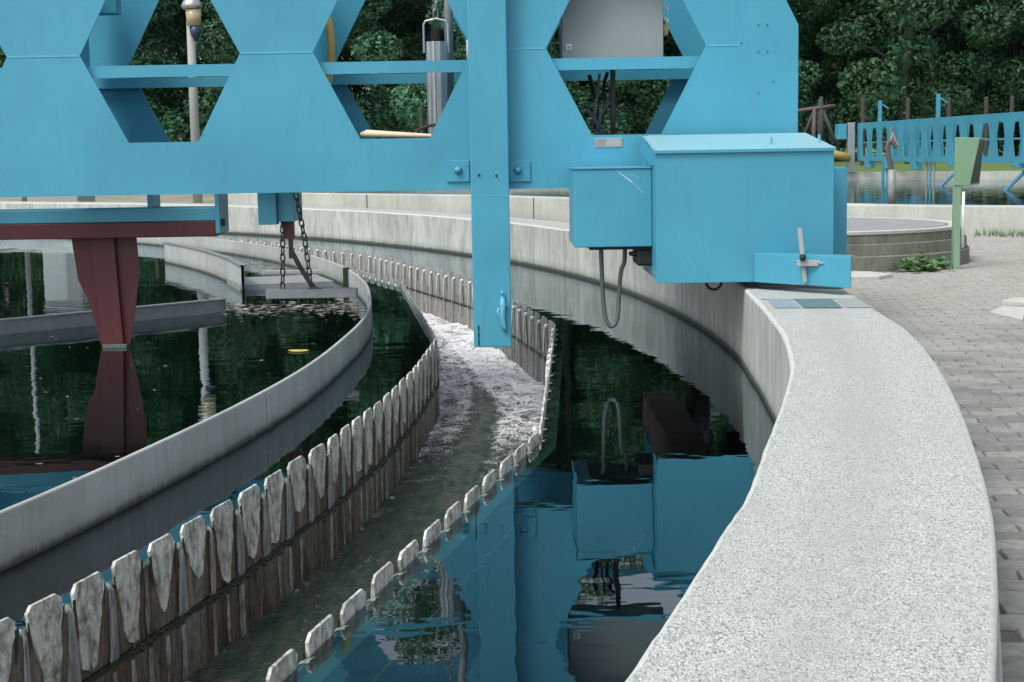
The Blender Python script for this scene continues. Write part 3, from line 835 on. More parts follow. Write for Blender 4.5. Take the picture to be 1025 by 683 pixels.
# wheel housing
XA, XB = atY(656.5, 215, 8.76).x, atY(834.5, 215, 8.76).x
ZL, ZH = atY(745, 282.5, 8.76).z, atY(745, 149.5, 8.76).z
wc = B(XA, XB, 8.76, 8.768, ZL, ZH).build('wheel_housing', M['blue'], br, bevel=.002)
M['blue_lid'] = simple('sky_lit_blue_lid', (.27, .52, .60), .33, 0, 3, .10)  # same blue paint as the housing, sky sheen put into the colour
B(XB-.008, XB-.0005, 8.7685, 9.62, ZL+.02, ZH-.002).build('side_panel', M['blue'], wc)
B(XA+.0005, XA+.008, 8.7685, 9.62, ZL+.02, ZH-.002).build('side_panel', M['blue'], wc)
ZK = atY(720, 134.5, 9.62).z
ld = MB()
xl, xr = XA-.012, XB+.008
P = []
N = 8
V = []
# lid: slopes up from the front edge to the girder, the left margin dished upward
cols = [(xl, .0), (xl+.02, -.006), (XA+.05, -.0), (XA+.3, .0), (xr, .0)]
def lidz(y, x):
    f = (y-8.745)/(9.66-8.745); return ZH+.001+(ZK-ZH)*f
for (y) in (8.745, 8.76, 9.1, 9.4, 9.66):
    for (x, dz) in cols: V.append((x, y, lidz(y, x)+dz+(.012 if (x == xl and y > 8.8) else 0)))
nb = len(cols)
ld.v = [Vector(q) for q in V]+[Vector(q)-Vector((0, 0, .006)) for q in V]; nt = len(V)
for i in range(4):
    for k in range(nb-1):
        a_ = i*nb+k; ld.f.append([a_, a_+1, a_+nb+1, a_+nb]); ld.f.append([nt+a_, nt+a_+nb, nt+a_+nb+1, nt+a_+1]); ld.mi += [0, 0]
for k in range(nb-1): ld.f.append([k+1, k, nt+k, nt+k+1]); ld.mi.append(0)
for i in range(4):
    a_ = i*nb; ld.f.append([a_, a_+nb, nt+a_+nb, nt+a_]); a_ = i*nb+nb-1; ld.f.append([a_+nb, a_, nt+a_, nt+a_+nb]); ld.mi += [0, 0]
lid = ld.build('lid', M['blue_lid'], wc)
B(xl, xr, 8.744, 8.757, ZH-.016, ZH+.0005).build('front_lip', M['blue'], lid)
# curved cheek at the left of the lid
mb = MB()
ch = [atY(641, 136, 9.6), atY(644, 141, 9.3), atY(649, 147, 9.05), atY(656, 150, 8.78)]
for q, q2 in zip(ch, ch[1:]): mb.quad(q, q2, q2+Vector((0, 0, -.09)), q+Vector((0, 0, -.10)))
mb.build('cheek', M['blue'], lid)
for (x, y, h) in ((772, 142, .04), (820, 147, .05)):
    q = atY(x, y, 9.0); MB().tube([Vector((q.x, 9.0, lidz(9.0, 0))), Vector((q.x, 9.0, lidz(9.0, 0)+h))], .007, 8).build('lid_bolt', M['weld'], lid)
# light scratches
mb = MB()
for (x0, y0, x1, y1, Y, w) in ((688, 258, 697, 268, 8.76, .0025), (619, 173, 633, 184, 8.98, .016), (632, 182, 644, 194, 8.98, .007), (622, 172, 640, 178, 8.98, .003)):
    a_, b_ = atY(x0, y0, Y), atY(x1, y1, Y); d = Vector((0, 0, w)); o_ = Vector((0, -.0006, 0))
    mb.quad(a_+o_, b_+o_, b_+o_+d, a_+o_+d*.4)
mb.build('scratch', M['scuff'], wc)
# rear guard on the right
qa, qb = atY(835, 168, 9.25), atY(847.5, 256, 9.25)
B(XB+.02, qb.x, 9.25, 9.95, qb.z-.02, qa.z).build('rear_guard', M['blue'], br, bevel=.003)
# gearbox housing on the left
XG0, XG1 = atY(574.5, 200, 8.98).x, XA-.002
gz0, gz1 = atY(612, 247.5, 8.98).z, atY(612, 169, 8.98).z
gb = B(XG0, XG1, 8.98, 9.70, gz0, gz1).build('gearbox_housing', M['blue'], br, bevel=.005)
B(XG0-.006, XG1-.001, 8.972, 9.69, gz1-.001, gz1+.007).build('cover_rim', M['blue'], gb, bevel=.002)
B(XG0+.09, XG1, 9.02, 9.6, gz0-.018, gz0-.001).build('base_tray', M['black'], gb)
mo = B(atY(637.5, 250, 9.02).x, XA+.06, 9.02, 9.35, atY(640, 266.5, 9.02).z, gz0-.019).build('motor', M['black'], br, bevel=.014)
q = atY(631.5, 254, 9.05)
MB().tube([q+Vector((.04, 0, 0)), q+Vector((.02, 0, 0)), q, q+Vector((-.012, 0, 0))], [.018, .014, .014, .009], 10).build('cable_gland', M['black'], mo)
hp = [(601.5, 247), (602, 262), (603, 285), (604, 305), (606.5, 320), (611, 326.5), (616, 324), (618.5, 314), (619.5, 298), (620.5, 282), (622, 270), (625, 262), (625.5, 247)]
hp = [atY(x, y, 9.15+.02*i/12) for i, (x, y) in enumerate(hp)]
MB().tube(catmull(hp, 5, False), .0135, 10).build('power_cable', M['hose'], br, smooth=True)
# towing eye under the housing
qc = atY(714.5, 282.5, 8.9); mb = MB()
mb.tube([qc+Vector((math.cos(t)*.043, 0, math.sin(t)*.043)) for t in [math.pi*2*i/20 for i in range(20)]], .008, 8, closed=True)
mb.build('lifting_eye', M['black'], br, smooth=True)
# track scraper plate with its galvanised bar
yl, yr = 8.74, 8.30
tl, bl = atY(755, 254, yl), atY(755, 282.5, yl); tr_, br2 = atY(851.5, 257, yr), atY(851.5, 289, yr)
bk = Vector((.006, .012, 0)); bkd = Vector((.05, .12, 0))
tp = MB().hexa([bl, br2, br2+bk, bl+bk, tl, tr_, tr_+bk, tl+bk]).build('track_scraper', M['blue'], br, bevel=.002)
MB().hexa([tl+Vector((0, .002, -.006)), tr_+Vector((0, .002, -.006)), tr_+bkd+Vector((0, 0, -.006)), tl+bkd+Vector((0, 0, -.006)), tl+Vector((0, .002, 0)), tr_+Vector((0, .002, 0)), tr_+bkd, tl+bkd]).build('top_return', M['blue'], tp)
MB().hexa([bl+Vector((.03, .014, .01)), br2+Vector((-.03, .014, .0)), br2+Vector((-.03, .03, .0)), bl+Vector((.03, .03, .01)), bl+Vector((.03, .014, -.028)), br2+Vector((-.06, .014, -.006)), br2+Vector((-.06, .03, -.006)), bl+Vector((.03, .03, -.028))]).build('rubber_wiper', M['black'], tp)
ra, rb = atY(800.5, 228.5, 8.50), atY(806, 283, 8.47)
d = (rb-ra); ux = Vector((.012, 0, 0)); uy = Vector((0, .008, 0))
MB().hexa([rb-ux, rb+ux, rb+ux+uy, rb-ux+uy, ra-ux, ra+ux, ra+ux+uy, ra-ux+uy]).build('setting_bar', M['pole'], tp, bevel=.002)
q = atY(809, 263.5, 8.47)
cl = obox(q, (.115, .05, .032), rz=-.3).build('clamp', M['pole'], tp, bevel=.004)
MB().tube([q+Vector((.05, -.03, 0)), q+Vector((.062, -.03, .004))], .013, 10).build('clamp_bolt', M['pole'], cl)
MB().tube([atY(801, 258, 8.44), atY(806, 258, 8.44)], .018, 10).build('clamp_knob', M['black'], cl, smooth=True)
hk = [atY(x, y, 8.42) for x, y in ((821, 264), (826, 263), (829, 260), (831, 259), (830, 263), (833, 263), (834, 259), (837, 262))]
MB().tube(catmull(hk, 4, False), .0055, 6).build('retaining_wire', M['weld'], tp, smooth=True)
# wheel standing on the coping, end carriage that joins the two girders
mb = MB(); wcx, wcz = 1.36, HW+.20
for (r, x0, x1) in ((.20, -.06, .06),):
    ring = [Vector((wcx, 9.35+r*math.cos(t), wcz+r*math.sin(t))) for t in [2*math.pi*i/32 for i in range(32)]]
mb.tube([Vector((1.28, 9.35, wcz)), Vector((1.29, 9.35, wcz)), Vector((1.41, 9.35, wcz)), Vector((1.42, 9.35, wcz))], [.17, .1995, .1995, .17], 36)
wh = mb.build('wheel', M['black'], br, smooth=False)
MB().tube([Vector((1.2, 9.35, wcz)), Vector((1.5, 9.35, wcz))], .05, 16).build('hub', M['steel'], wh)
B(.98, 1.22, 8.85, 11.6, wcz-.08, wcz+.16).build('end_carriage', M['maroon'], br, bevel=.006)
mb = MB(); mb.tube([Vector((1.28, 11.2, wcz)), Vector((1.29, 11.2, wcz)), Vector((1.41, 11.2, wcz)), Vector((1.42, 11.2, wcz))], [.17, .1995, .1995, .17], 36)
wh = mb.build('wheel', M['black'], br); MB().tube([Vector((1.2, 11.2, wcz)), Vector((1.5, 11.2, wcz))], .05, 16).build('hub', M['steel'], wh)

# control cabinet on the tray bars
x0, x1 = atY(562.5, 40, 9.90).x, atY(664, 40, 9.90).x
cab = B(x0, x1, 9.90, 10.32, 1.823, 2.55).build('control_cabinet', M['grey_paint'], br, bevel=.004)
qs = atY(569.5, 47.5, 9.9)
lk = obox(qs+Vector((0, -.004, 0)), (.040, .006, .040)).build('lock_plate', M['steel'], cab, bevel=.002)
obox(qs+Vector((0, -.008, 0)), (.020, .004, .020)).build('lock', M['grey_steel'], lk)
for (y, ) in ((8,), (20,)):
    q = atY(664.5, y, 9.95); MB().tube([q, q+Vector((.02, 0, .008)), q+Vector((.025, 0, -.012))], .008, 6).build('hinge', M['white_paint'], cab)
q = atY(666, 30, 9.98); MB().lathe([(.0, -.04), (.018, -.03), (.024, 0), (.018, .03), (0, .04)], q, 12, False).build('beacon', M['yellow'], cab, smooth=True)
# riser and cables below the cabinet
qa, qb = atY(613.5, 76, 10.2), atY(613.5, 134, 10.2)
MB().tube([Vector((qb.x, 10.2, 1.34)), Vector((qa.x, 10.2, 1.824))], .017, 12).build('conduit', M['rust'], br, smooth=True)
def cable(pts, Y, r, mat, name='cable', parent=br, dy=.1):
    P_ = [atY(x, y, Y+dy*math.sin(i*1.3)) for i, (x, y) in enumerate(pts)]
    return MB().tube(catmull(P_, 6, False), r, 6).build(name, mat, parent, smooth=True)
cable([(614, 72), (612, 90), (607, 104), (602, 116), (600, 127), (602, 138)], 10.3, .009, M['hose'])
cable([(582, 112), (588, 111), (593, 114), (597, 106), (594, 118), (592, 126), (598, 136)], 10.35, .009, M['grey_steel'])
cable([(600, 74), (598, 95), (595, 110), (596, 122), (603, 127), (603, 134), (595, 140)], 10.4, .010, M['grey_steel'])
cable([(590, 76), (594, 92), (598, 112), (594, 132)], 10.5, .014, M['black'])
cable([(608, 73), (604, 88), (606, 104), (600, 130)], 10.45, .012, M['black'])
# yellow hose, cream board and cables at the second opening
MB().tube(catmull([atY(x, y, 10.55) for x, y in ((327, 12), (330, 28), (331.5, 45), (331, 62), (328, 84), (325, 95))], 5, False), .026, 12).build('yellow_hose', M['yellow'], br, smooth=True)
bz = ZS-HH
x0, x1 = atY(361, 138, 9.8).x, atY(433, 138, 9.8).x
tag(MB().tube([Vector((x0, 9.80, bz+.028)), Vector((x0+.04, 9.80, bz+.034)), Vector((x0+.18, 9.80, bz+.026)), Vector((x1, 9.80, bz+.012)), Vector((x1+.4, 9.8, bz+.01))], [.012, .024, .020, .012, .012], 10).build('hose_end', M['cream'], smooth=True), 'cream hose end lying in the second opening of the blue girder, below the cylinder', 'hose')
cable([(370, 134), (390, 136), (410, 137.5), (440, 139)], 9.95, .006, M['red_cable'], dy=.01)
cable([(412, 138), (418, 131), (426, 127), (436, 125)], 10.0, .010, M['rust'], dy=.01)
MB().tube([atY(450.5, 105, 10.75), Vector((atY(450.5, 60, 10.75).x, 10.75, 2.9))], .030, 14).build('davit_post', M['grey_steel'], br, smooth=True)
MB().tube([atY(468.5, 65, 10.3), atY(468.5, 40, 10.3)], .012, 8).build('bracket_rod', M['white_paint'], br, smooth=True)
# hanging sampler cylinder
ct = thing('hanging_cylinder', atY(436.5, 42, 10.4), 'ribbed aluminium cylinder hanging by its bail in the opening left of the post', 'cylinder')
c0 = atY(436.5, 42, 10.4); cxr = .0645
mb = MB(); prof = []
seg = 48
zb_ = 1.36
b = len(mb.v)
for z in (zb_, c0.z):
    for k in range(seg):
        t = 2*math.pi*k/seg; rr = cxr*(1.0+.07*(1 if (k//3) % 2 else -1)); mb.v.append(Vector((c0.x+rr*math.cos(t), 10.4+rr*math.sin(t), z)))
for k in range(seg):
    mb.f.append([k, (k+1) % seg, seg+(k+1) % seg, seg+k]); mb.mi.append(0)
mb.f += [list(range(seg, 2*seg)), list(reversed(range(seg)))]; mb.mi += [0, 0]
mb.build('ribbed_body', M['alu'], ct)
MB().tube([Vector((c0.x+s*.072, 10.4, c0.z+dz)) for s, dz in ((-1.12, -.07), (-1.12, .11), (-.95, .135), (0, .15), (.95, .135), (1.12, .11), (1.12, -.07))], .007, 8).build('bail', M['alu'], ct)
def links(a, b, n, L, w, r):
    mb = MB(); d = (b-a); u = d.normalized(); s1 = u.cross(Vector((0, 1, 0))).normalized() if abs(u.y) < .9 else Vector((1, 0, 0)); s2 = u.cross(s1)
    for i in range(n):
        c = a+d*((i+.5)/n); sd = (s1*.92+s2*.38) if i % 2 == 0 else (s2*.92-s1*.38)
        pts = []
        for k in range(14):
            t = 2*math.pi*k/14; cu = math.cos(t); su = math.sin(t)
            pts.append(c+u*(math.copysign(max(0, L/2-w/2), cu)+cu*w/2)+sd*su*w/2)
        mb.tube(pts, r, 6, closed=True)
    return mb
links(Vector((c0.x, 10.4, c0.z+.15)), Vector((c0.x, 10.4, 2.62)), 9, .062, .030, .005).build('chain', M['steel'], ct, smooth=True)

# lower beam and maroon leg
xe = atY(217, 215, 10.2).x
bb = B(XL, xe, 10.15, 10.45, .838, .925).build('lower_beam', M['blue'], br, bevel=.006)
B(XL, xe, 10.147, 10.453, .735, .836).build('red_channel', M['maroon'], bb, bevel=.006)
ep = B(xe, xe+.03, 10.14, 10.46, .755, 1.03).build('end_plate', M['blue'], bb, bevel=.003)
B(xe+.031, xe+.05, 10.2, 10.24, .80, .845).build('bolt_head', M['slime'], ep)
for x in (-6.5, -10.5, -14.5):
    B(x-.03, x+.03, 10.2, 10.4, .926, 1.023).build('hanger', M['blue'], br)
for x in (-2.35, -4.6): B(x-.02, x+.02, 10.2, 10.4, .926, 1.023).build('hanger', M['blue'], br)
# leg: middle plate with two tapering wings
yc = 10.32
def px(x, Y=10.32): return atY(x, 260, Y).x
leg = MB().hexa([Vector((px(102.5), yc-.03, -.25)), Vector((px(122.5), yc-.03, -.25)), Vector((px(122.5), yc+.03, -.25)), Vector((px(102.5), yc+.03, -.25)),
                 Vector((px(92), yc-.03, .736)), Vector((px(116), yc-.03, .736)), Vector((px(116), yc+.03, .736)), Vector((px(92), yc+.03, .736))]).build('leg', M['maroon'], br, bevel=.003)
def wing(P, y):
    P3 = [Vector((px(x), y, atY(100, yy, yc).z)) for x, yy in P]
    b_ = MB(); n = len(P3)
    b_.v = P3+[q+Vector((0, .012, 0)) for q in P3]
    b_.f = [list(range(n)), list(reversed(range(n, 2*n)))]+[[i, n+i, n+(i+1) % n, (i+1) % n] for i in range(n)]; b_.mi = [0]*len(b_.f)
    return b_.build('wing', M['maroon'], leg)
wing([(72, 236), (93, 236), (99, 300), (104, 372), (100, 360), (88, 305), (77, 280)], yc+.005)
wing([(115, 236), (137, 236), (139, 272), (133, 310), (126, 345), (124, 372), (121, 345), (118, 290)], yc+.005)
B(px(100.5), px(124.5), yc-.05, yc+.05, -.03, .022).build('foot_band', M['hose'], leg, bevel=.004)

# hanging block with chains
qa, qb = atY(257.5, 196, 10.0), atY(277, 225, 10.0)
hb = B(qa.x, qb.x, 10.0, 10.12, qb.z, 1.022).build('hanging_block', M['blue'], br, bevel=.004)
B(qb.x+.001, atY(294, 200, 10.05).x, 10.05, 10.45, atY(285, 222, 10.05).z, 1.021).build('block_side', M['blue'], hb, bevel=.003)
qa = atY(289, 219, 10.15)
MB().hexa([Vector((qa.x-.045+.02, 10.12, qa.z-.13)), Vector((qa.x+.03, 10.12, qa.z-.13)), Vector((qa.x+.03, 10.2, qa.z-.13)), Vector((qa.x-.025, 10.2, qa.z-.13)),
           Vector((qa.x-.055, 10.12, qa.z)), Vector((qa.x+.03, 10.12, qa.z)), Vector((qa.x+.03, 10.2, qa.z)), Vector((qa.x-.055, 10.2, qa.z))]).build('pivot_bracket', M['maroon'], hb)
B(qa.x-.005, qa.x+.022, 10.13, 10.17, qa.z-.26, qa.z-.131).build('pivot_arm', M['slime'], hb)
rod = [atY(291, 250, 10.2), atY(299, 265, 10.25), atY(308, 280, 10.27), atY(316, 290, 10.29)]
MB().tube(rod, .016, 8).build('push_rod', M['chain'], br, smooth=True)
obox(rod[-1], (.09, .05, .035), ry=.2).build('rod_shoe', M['chain'], br, bevel=.008)
ra, rb = atY(283, 226, 10.1), atY(283, 290, 10.3)
tag(links(ra, rb, 9, .062, .030, .0052).build('chain', M['chain'], smooth=True), 'left of the two chains, hanging straight down to the grey plank', 'chain', 'chains')
ra, rm, rb = atY(296, 193, 10.02), atY(305, 240, 10.15), atY(312, 289, 10.32)
mb = links(ra, rm, 7, .062, .030, .0052); m2 = links(rm, rb, 7, .062, .030, .0052); k = len(mb.v); mb.v += m2.v; mb.f += [[i+k for i in f] for f in m2.f]; mb.mi += m2.mi
tag(mb.build('chain', M['chain'], smooth=True), 'right of the two chains, slanting from the blue girder towards the rod', 'chain', 'chains')

# ------------------------------------------------------------------ far tank: wall, water, bridge
w2 = thing('far_tank_wall', (11, 34, 0), 'low pale concrete wall of the second tank, beyond the paving', 'wall')
to = offset(t2, 0); ti = offset(t2, -.42)
rows = []
for p, q in zip(to, ti):
    d = (q-p).normalized()
    rows.append([Vector((p.x, p.y, GZ-.1)), Vector((p.x, p.y, HW-.012)), Vector((p.x+d.x*.012, p.y+d.y*.012, HW)), Vector((q.x, q.y, HW)), Vector((q.x, q.y, -.8))])
mb = sweep(rows); mb.build('wall_ring', M['band_conc'], w2)
mb = MB(); acc = 0
for i in range(len(to)):
    p, q = to[i], to[(i+1) % len(to)]; acc += (q-p).length
    if acc > 5.2:
        acc = 0; t = (q-p).normalized(); n_ = Vector((t.y, -t.x))
        c_ = (p+q)/2+n_*.001
        ang_ = math.atan2(t.y, t.x); mb.box(-.012, .012, -.004, .002, GZ-.1, HW-.01, mat=Matrix.Translation((c_.x, c_.y, 0)) @ Matrix.Rotation(ang_, 4, 'Z'))
mb.build('joint', M['slime'], w2)
me_ = MB(); me_.v = [Vector((p.x, p.y, .21)) for p in ti]; me_.f = [list(range(len(ti)))]; me_.mi = [0]
o = me_.build('far_tank_water', M['water2'], kind='structure')
bm = bmesh.new(); bm.from_mesh(o.data); bmesh.ops.triangulate(bm, faces=bm.faces); bmesh.ops.recalc_face_normals(bm, faces=bm.faces)
for f in bm.faces:
    if f.normal.z < 0: f.normal_flip()
bm.to_mesh(o.data); bm.free()
me_ = MB(); me_.v = [Vector((p.x, p.y, -.75)) for p in to]; me_.f = [list(range(len(to)))]; me_.mi = [0]
o = me_.build('far_tank_floor', M['soil'], kind='structure')
bm = bmesh.new(); bm.from_mesh(o.data); bmesh.ops.triangulate(bm, faces=bm.faces); bm.to_mesh(o.data); bm.free()

fb = thing('far_bridge', (10.9, 48.5, HW), 'smaller pale blue bridge with narrow openings over the second tank in the distance', 'bridge')
fa, fe = Vector((atY(858, 140, 48.8).x, 48.8, 0)), Vector((12.35, 25.5, 0))
fe = Vector((atY(1025, 140, 35.4).x, 35.4, 0)); dr = (fe-fa).normalized(); fL = (fe-fa).length*1.75
fz0, fz1 = HC-.435, HC+.728
def fgirder(off, ph=0.):
    old = (ZS, HH, HWD, HBW, ZB, ZT)
    zs, hh, hwd, hbw, pit = (fz0+fz1)/2-.02, .42, .29, .17, 1.02
    V2, F2 = [], []; idx = {}
    def v(x, z):
        k = (round(x, 4), round(z, 4))
        if k not in idx: idx[k] = len(V2); V2.append((x, z))
        return idx[k]
    xs = [.8+ph+pit*i for i in range(int((fL-1.2)/pit))]
    zb, zt = zs-hh, zs+hh
    cuts = [0]+[c for x in xs for c in (x-hbw, x+hbw)]+[fL]
    for a_, b_ in zip(cuts, cuts[1:]):
        F2.append([v(a_, fz0), v(b_, fz0), v(b_, zb), v(a_, zb)]); F2.append([v(a_, zt), v(b_, zt), v(b_, fz1), v(a_, fz1)])
    ed = [None]+xs+[None]; wb = []
    for l_, r_ in zip(ed, ed[1:]):
        lb = 0 if l_ is None else l_+hbw; lm = 0 if l_ is None else l_+hwd; rb = fL if r_ is None else r_-hbw; rm = fL if r_ is None else r_-hwd
        F2.append([v(lb, zb), v(rb, zb), v(rm, zs), v(lm, zs)]); F2.append([v(lm, zs), v(rm, zs), v(rb, zt), v(lb, zt)])
    # pale mid rail through the openings
    mb = MB().plate(V2, F2, 0, .012); mb.box(0, fL, .02, .03, zs-.02, zs+.02)
    A = Matrix.Translation((fa.x+dr.y*off, fa.y-dr.x*off, 0)) @ Matrix.Rotation(math.atan2(dr.y, dr.x), 4, 'Z')
    mb.v = [A @ q for q in mb.v]; return mb
nrm = Vector((dr.y, -dr.x, 0))
fgirder(0).build('girder', M['blue_far'], fb)
fgirder(-1.0, .40).build('girder', M['blue_far'], fb)
sgn = -1
def fpt(d, o, z): return fa+dr*d+Vector((dr.y, -dr.x, 0))*o+Vector((0, 0, z))
for d_ in (2.2, 7.4):
    P_ = fpt(d_, -.05, fz1); MB().box(P_.x-.05, P_.x+.05, P_.y-.05, P_.y+.05, fz1-.01, fz1+.62).build('stanchion', M['blue_far'], fb, bevel=.008)
    MB().tube([P_+Vector((0, 0, .55)), P_+Vector((.22, -.1, .38))], .02, 6).build('hook', M['blue_far'], fb)
MB().box(fa.x-.32, fa.x-.10, fa.y-.15, fa.y+.15, HW+.001, fz1+.02).build('end_pillar', M['steel'], fb, bevel=.01)
MB().box(fa.x-.62, fa.x-.34, fa.y-.1, fa.y+.4, fz1-.5, fz1-.02).build('drive_unit', M['blue_far'], fb, bevel=.02)
MB().tube([Vector((fa.x-.3, fa.y-.3, fz0+.10)), Vector((fa.x-1.1, fa.y-.4, fz0+.28)), Vector((fa.x-1.5, fa.y-.4, fz0+.36))], .13, 12).build('yellow_duct', M['yellow'], fb, smooth=True)
for d_ in (1.0, 2.9, 5.5): 
    P_ = fpt(d_, -.1, fz0); MB().box(P_.x-.12, P_.x+.12, P_.y-.2, P_.y+.2, fz0-.22, fz0-.002).build('under_box', M['blue_far'], fb, bevel=.01)
for d_ in (8.6, 13.0, 17.5):
    P_ = fpt(d_, -.2, fz0); obox(P_+Vector((0, 0, -.06)), (.5, .3, .11)).build('bearing_block', M['blue_far'], fb, bevel=.01)
    MB().tube([P_+Vector((.1, 0, -.1)), P_+Vector((-.62, -.3, -.70)), P_+Vector((-.80, -.38, -.86))], .045, 8).build('scraper_arm', M['arm'], fb)
for d_, r_, mt in ((2.4, .045, 'blue_far'), (2.9, .06, 'blue_far'), (6.4, .035, 'grey_steel'), (6.7, .035, 'blue_far'), (7.0, .035, 'grey_steel')):
    P_ = fpt(d_, -.1, fz0); MB().tube([P_, P_+Vector((0, 0, -.86))], r_, 8).build('hanger_rod', M[mt], fb)

# bent rod standing on the far tank wall
q = [atY(x, y, 21.6) for x, y in ((893, 204.5), (892.5, 175), (890, 160), (888.5, 148), (890, 142), (894, 143), (897, 148))]
mb = MB().tube(catmull(q, 4, False), [.045]*(8)+[.026]*17 if False else .034, 8)
t_ = thing('bent_rod', (q[0].x, 21.6, HW), 'bent grey rod with a hooked top standing on the second tank wall', 'rod')
mb.build('rod', M['rust'], t_, smooth=True)
MB().tube([atY(893, 204.5, 21.6), atY(892.8, 170, 21.6)], .058, 10).build('sleeve', M['grey_steel'], t_, smooth=True)
MB().tube(catmull([atY(x, y, 21.6) for x, y in ((888.5, 148), (893, 136), (892, 128), (896, 140), (899, 147))], 4, False), .018, 6).build('wire', M['grey_steel'], t_, smooth=True)

# ------------------------------------------------------------------ round pit with stacked rings
pc = Vector((2.9, 15.85, 0))
pit = thing('round_pit', (pc.x, pc.y, GZ), 'low round concrete pit of stacked mossy rings behind the wheel housing', 'pit')
MB().lathe([(1.72, GZ-.05), (1.715, GZ+.14), (1.70, GZ+.152)], pc, 96, False).build('base_ring', M['pit_conc'], pit, smooth=False)
MB().lathe([(1.69, GZ+.15), (1.685, GZ+.25), (1.67, GZ+.262)], pc, 96, False).build('middle_ring', M['pit_conc'], pit)
MB().lathe([(1.655, GZ+.255), (1.65, GZ+.345), (1.62, GZ+.36), (1.50, GZ+.362)], pc, 96, False).build('top_ring', M['pit_conc'], pit)
MB().lathe([(1.495, GZ+.34), (1.495, GZ+.372), (1.47, GZ+.378)], pc, 96, True).build('cover', M['pit_cover'], pit)
MB().lathe([(1.66, GZ+.345), (1.665, GZ+.372), (1.60, GZ+.378), (1.51, GZ+.37)], pc, 96, False).build('rim', M['slab'], pit)

# green switch post
gp0 = atz(958, 270, GZ)
YG = gp0.y
gp = thing('green_post', (gp0.x, YG, GZ), 'green steel post with a tilted green box head beside the round pit', 'post')
xa, xb = atY(954.5, 200, YG).x, atY(961, 200, YG).x
B(xa, xb, YG-.03, YG+.04, GZ-.02, atY(958, 186, YG).z).build('column', M['green_paint'], gp, bevel=.003)
xa2, xb2 = atY(961.8, 220, YG).x, atY(965.3, 220, YG).x
MB().tube([Vector(((xa2+xb2)/2, YG-.01, atY(963, 248, YG).z)), Vector(((xa2+xb2)/2, YG-.01, atY(963, 192, YG).z))], (xb2-xa2)/2, 10).build('white_conduit', M['white_paint'], gp, smooth=True)
tl, tr1, bl, br1 = [atY(x, y, YG-.04) for x, y in ((956, 137.5), (981, 138), (954.5, 186), (970.5, 186))]
dk = Vector((.13, .30, 0)); dkb = Vector((.14, .16, .005))
MB().hexa([bl, br1, br1+dkb, bl+dkb, tl, tr1, tr1+dk, tl+dk]).build('switch_box', M['green_paint'], gp, bevel=.006)
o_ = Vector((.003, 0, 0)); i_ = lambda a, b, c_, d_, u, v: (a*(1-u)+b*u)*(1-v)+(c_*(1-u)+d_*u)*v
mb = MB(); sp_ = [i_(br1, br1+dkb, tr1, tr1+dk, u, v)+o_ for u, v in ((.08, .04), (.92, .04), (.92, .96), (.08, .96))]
mb.quad(*sp_); mb.build('dark_side', M['box_side'], gp)  # flat dark olive panel over the right side of the green box

# weeds and broken pieces by the pit
wd = MB(); rg = random.Random(9)
for _ in range(150):
    x = rg.gauss(922, 12); y = rg.gauss(269.5, 2.2); x = min(max(x, 900), 944); p = atz(x, y, GZ)
    if (p.to_2d()-pc.to_2d()).length < 1.78: continue
    h = rg.uniform(.04, .19) if x < 925 else rg.uniform(.03, .12)
    top = p+Vector((rg.uniform(-.05, .05), rg.uniform(-.05, .05), h))
    for k in range(7):
        c = p.lerp(top, rg.uniform(.3, 1)); an = rg.uniform(0, 6.28); L_ = rg.uniform(.05, .10); w = L_*.42
        d = Vector((math.cos(an), math.sin(an), rg.uniform(-.3, .6))).normalized(); s = d.cross(Vector((0, 0, 1))).normalized()
        wd.quad(c, c+d*L_*.5+s*w, c+d*L_, c+d*L_*.5-s*w)
tag(wd.build('weed_clump', M['weed']), 'low clump of green weeds at the foot of the round pit', 'weeds')
gt = MB()
for _ in range(110):
    x = rg.uniform(975, 1060); y = rg.gauss(236.5, 1.)
    if x > 975 and y < 242 or y > 250 or rg.random() < .3:
        p = atz(x, max(y, 235), GZ)
        if inside(t2o, p.x, p.y) or math.hypot(p.x-CX, p.y-CY) < 24.6 or (p.to_2d()-pc.to_2d()).length < 1.8: continue
        for k in range(5):
            an = rg.uniform(0, 6.28); h = rg.uniform(.012, .045) if y > 245 else rg.uniform(.04, .12); d = Vector((math.cos(an)*.03, math.sin(an)*.03, h)); s = Vector((-math.sin(an), math.cos(an), 0))*.004
            gt.quad(p-s, p+s, p+d)
gt.build('grass_tufts', M['weed'], kind='stuff')
q = atz(924, 264, GZ)
tag(obox(q+Vector((0, .05, .07)), (.15, .12, .15), rz=.2, ry=.06).build('concrete_block', M['slab'], bevel=.008), 'small pale concrete block in the weeds by the round pit', 'block')
q = atz(938, 262, GZ)
tag(obox(q+Vector((0, 0, .06)), (.24, .12, .02), rz=-.3, ry=.35).build('broken_board', M['steel'], bevel=.003), 'thin pale board leaning beside the small concrete block', 'board')
def flag(pts, h, label):
    P = [atz(x, y, GZ) for x, y in pts]; mb = MB(); n = len(P)
    mb.v = [p+Vector((0, 0, -.02)) for p in P]+[p+Vector((0, 0, h)) for p in P]
    mb.f = [list(range(n, 2*n)), list(reversed(range(n)))]+[[i, (i+1) % n, n+(i+1) % n, n+i] for i in range(n)]; mb.mi = [0]*len(mb.f)
    tag(mb.build('paving_slab', M['slab'], bevel=.006), label, 'slab')
flag([(846, 281), (846, 274.5), (870, 275), (894, 277.5), (880, 280)], .03, 'pale flat slab on the paving just right of the wheel housing')
flag([(1024, 323), (990, 315), (1004, 309), (1027, 311)], .022, 'worn pale slab set in the paving nearest the camera at right')
flag([(1040, 306), (1002, 304), (1012, 301), (1040, 300)], .022, 'narrow worn slab in the paving behind the wider pale one')

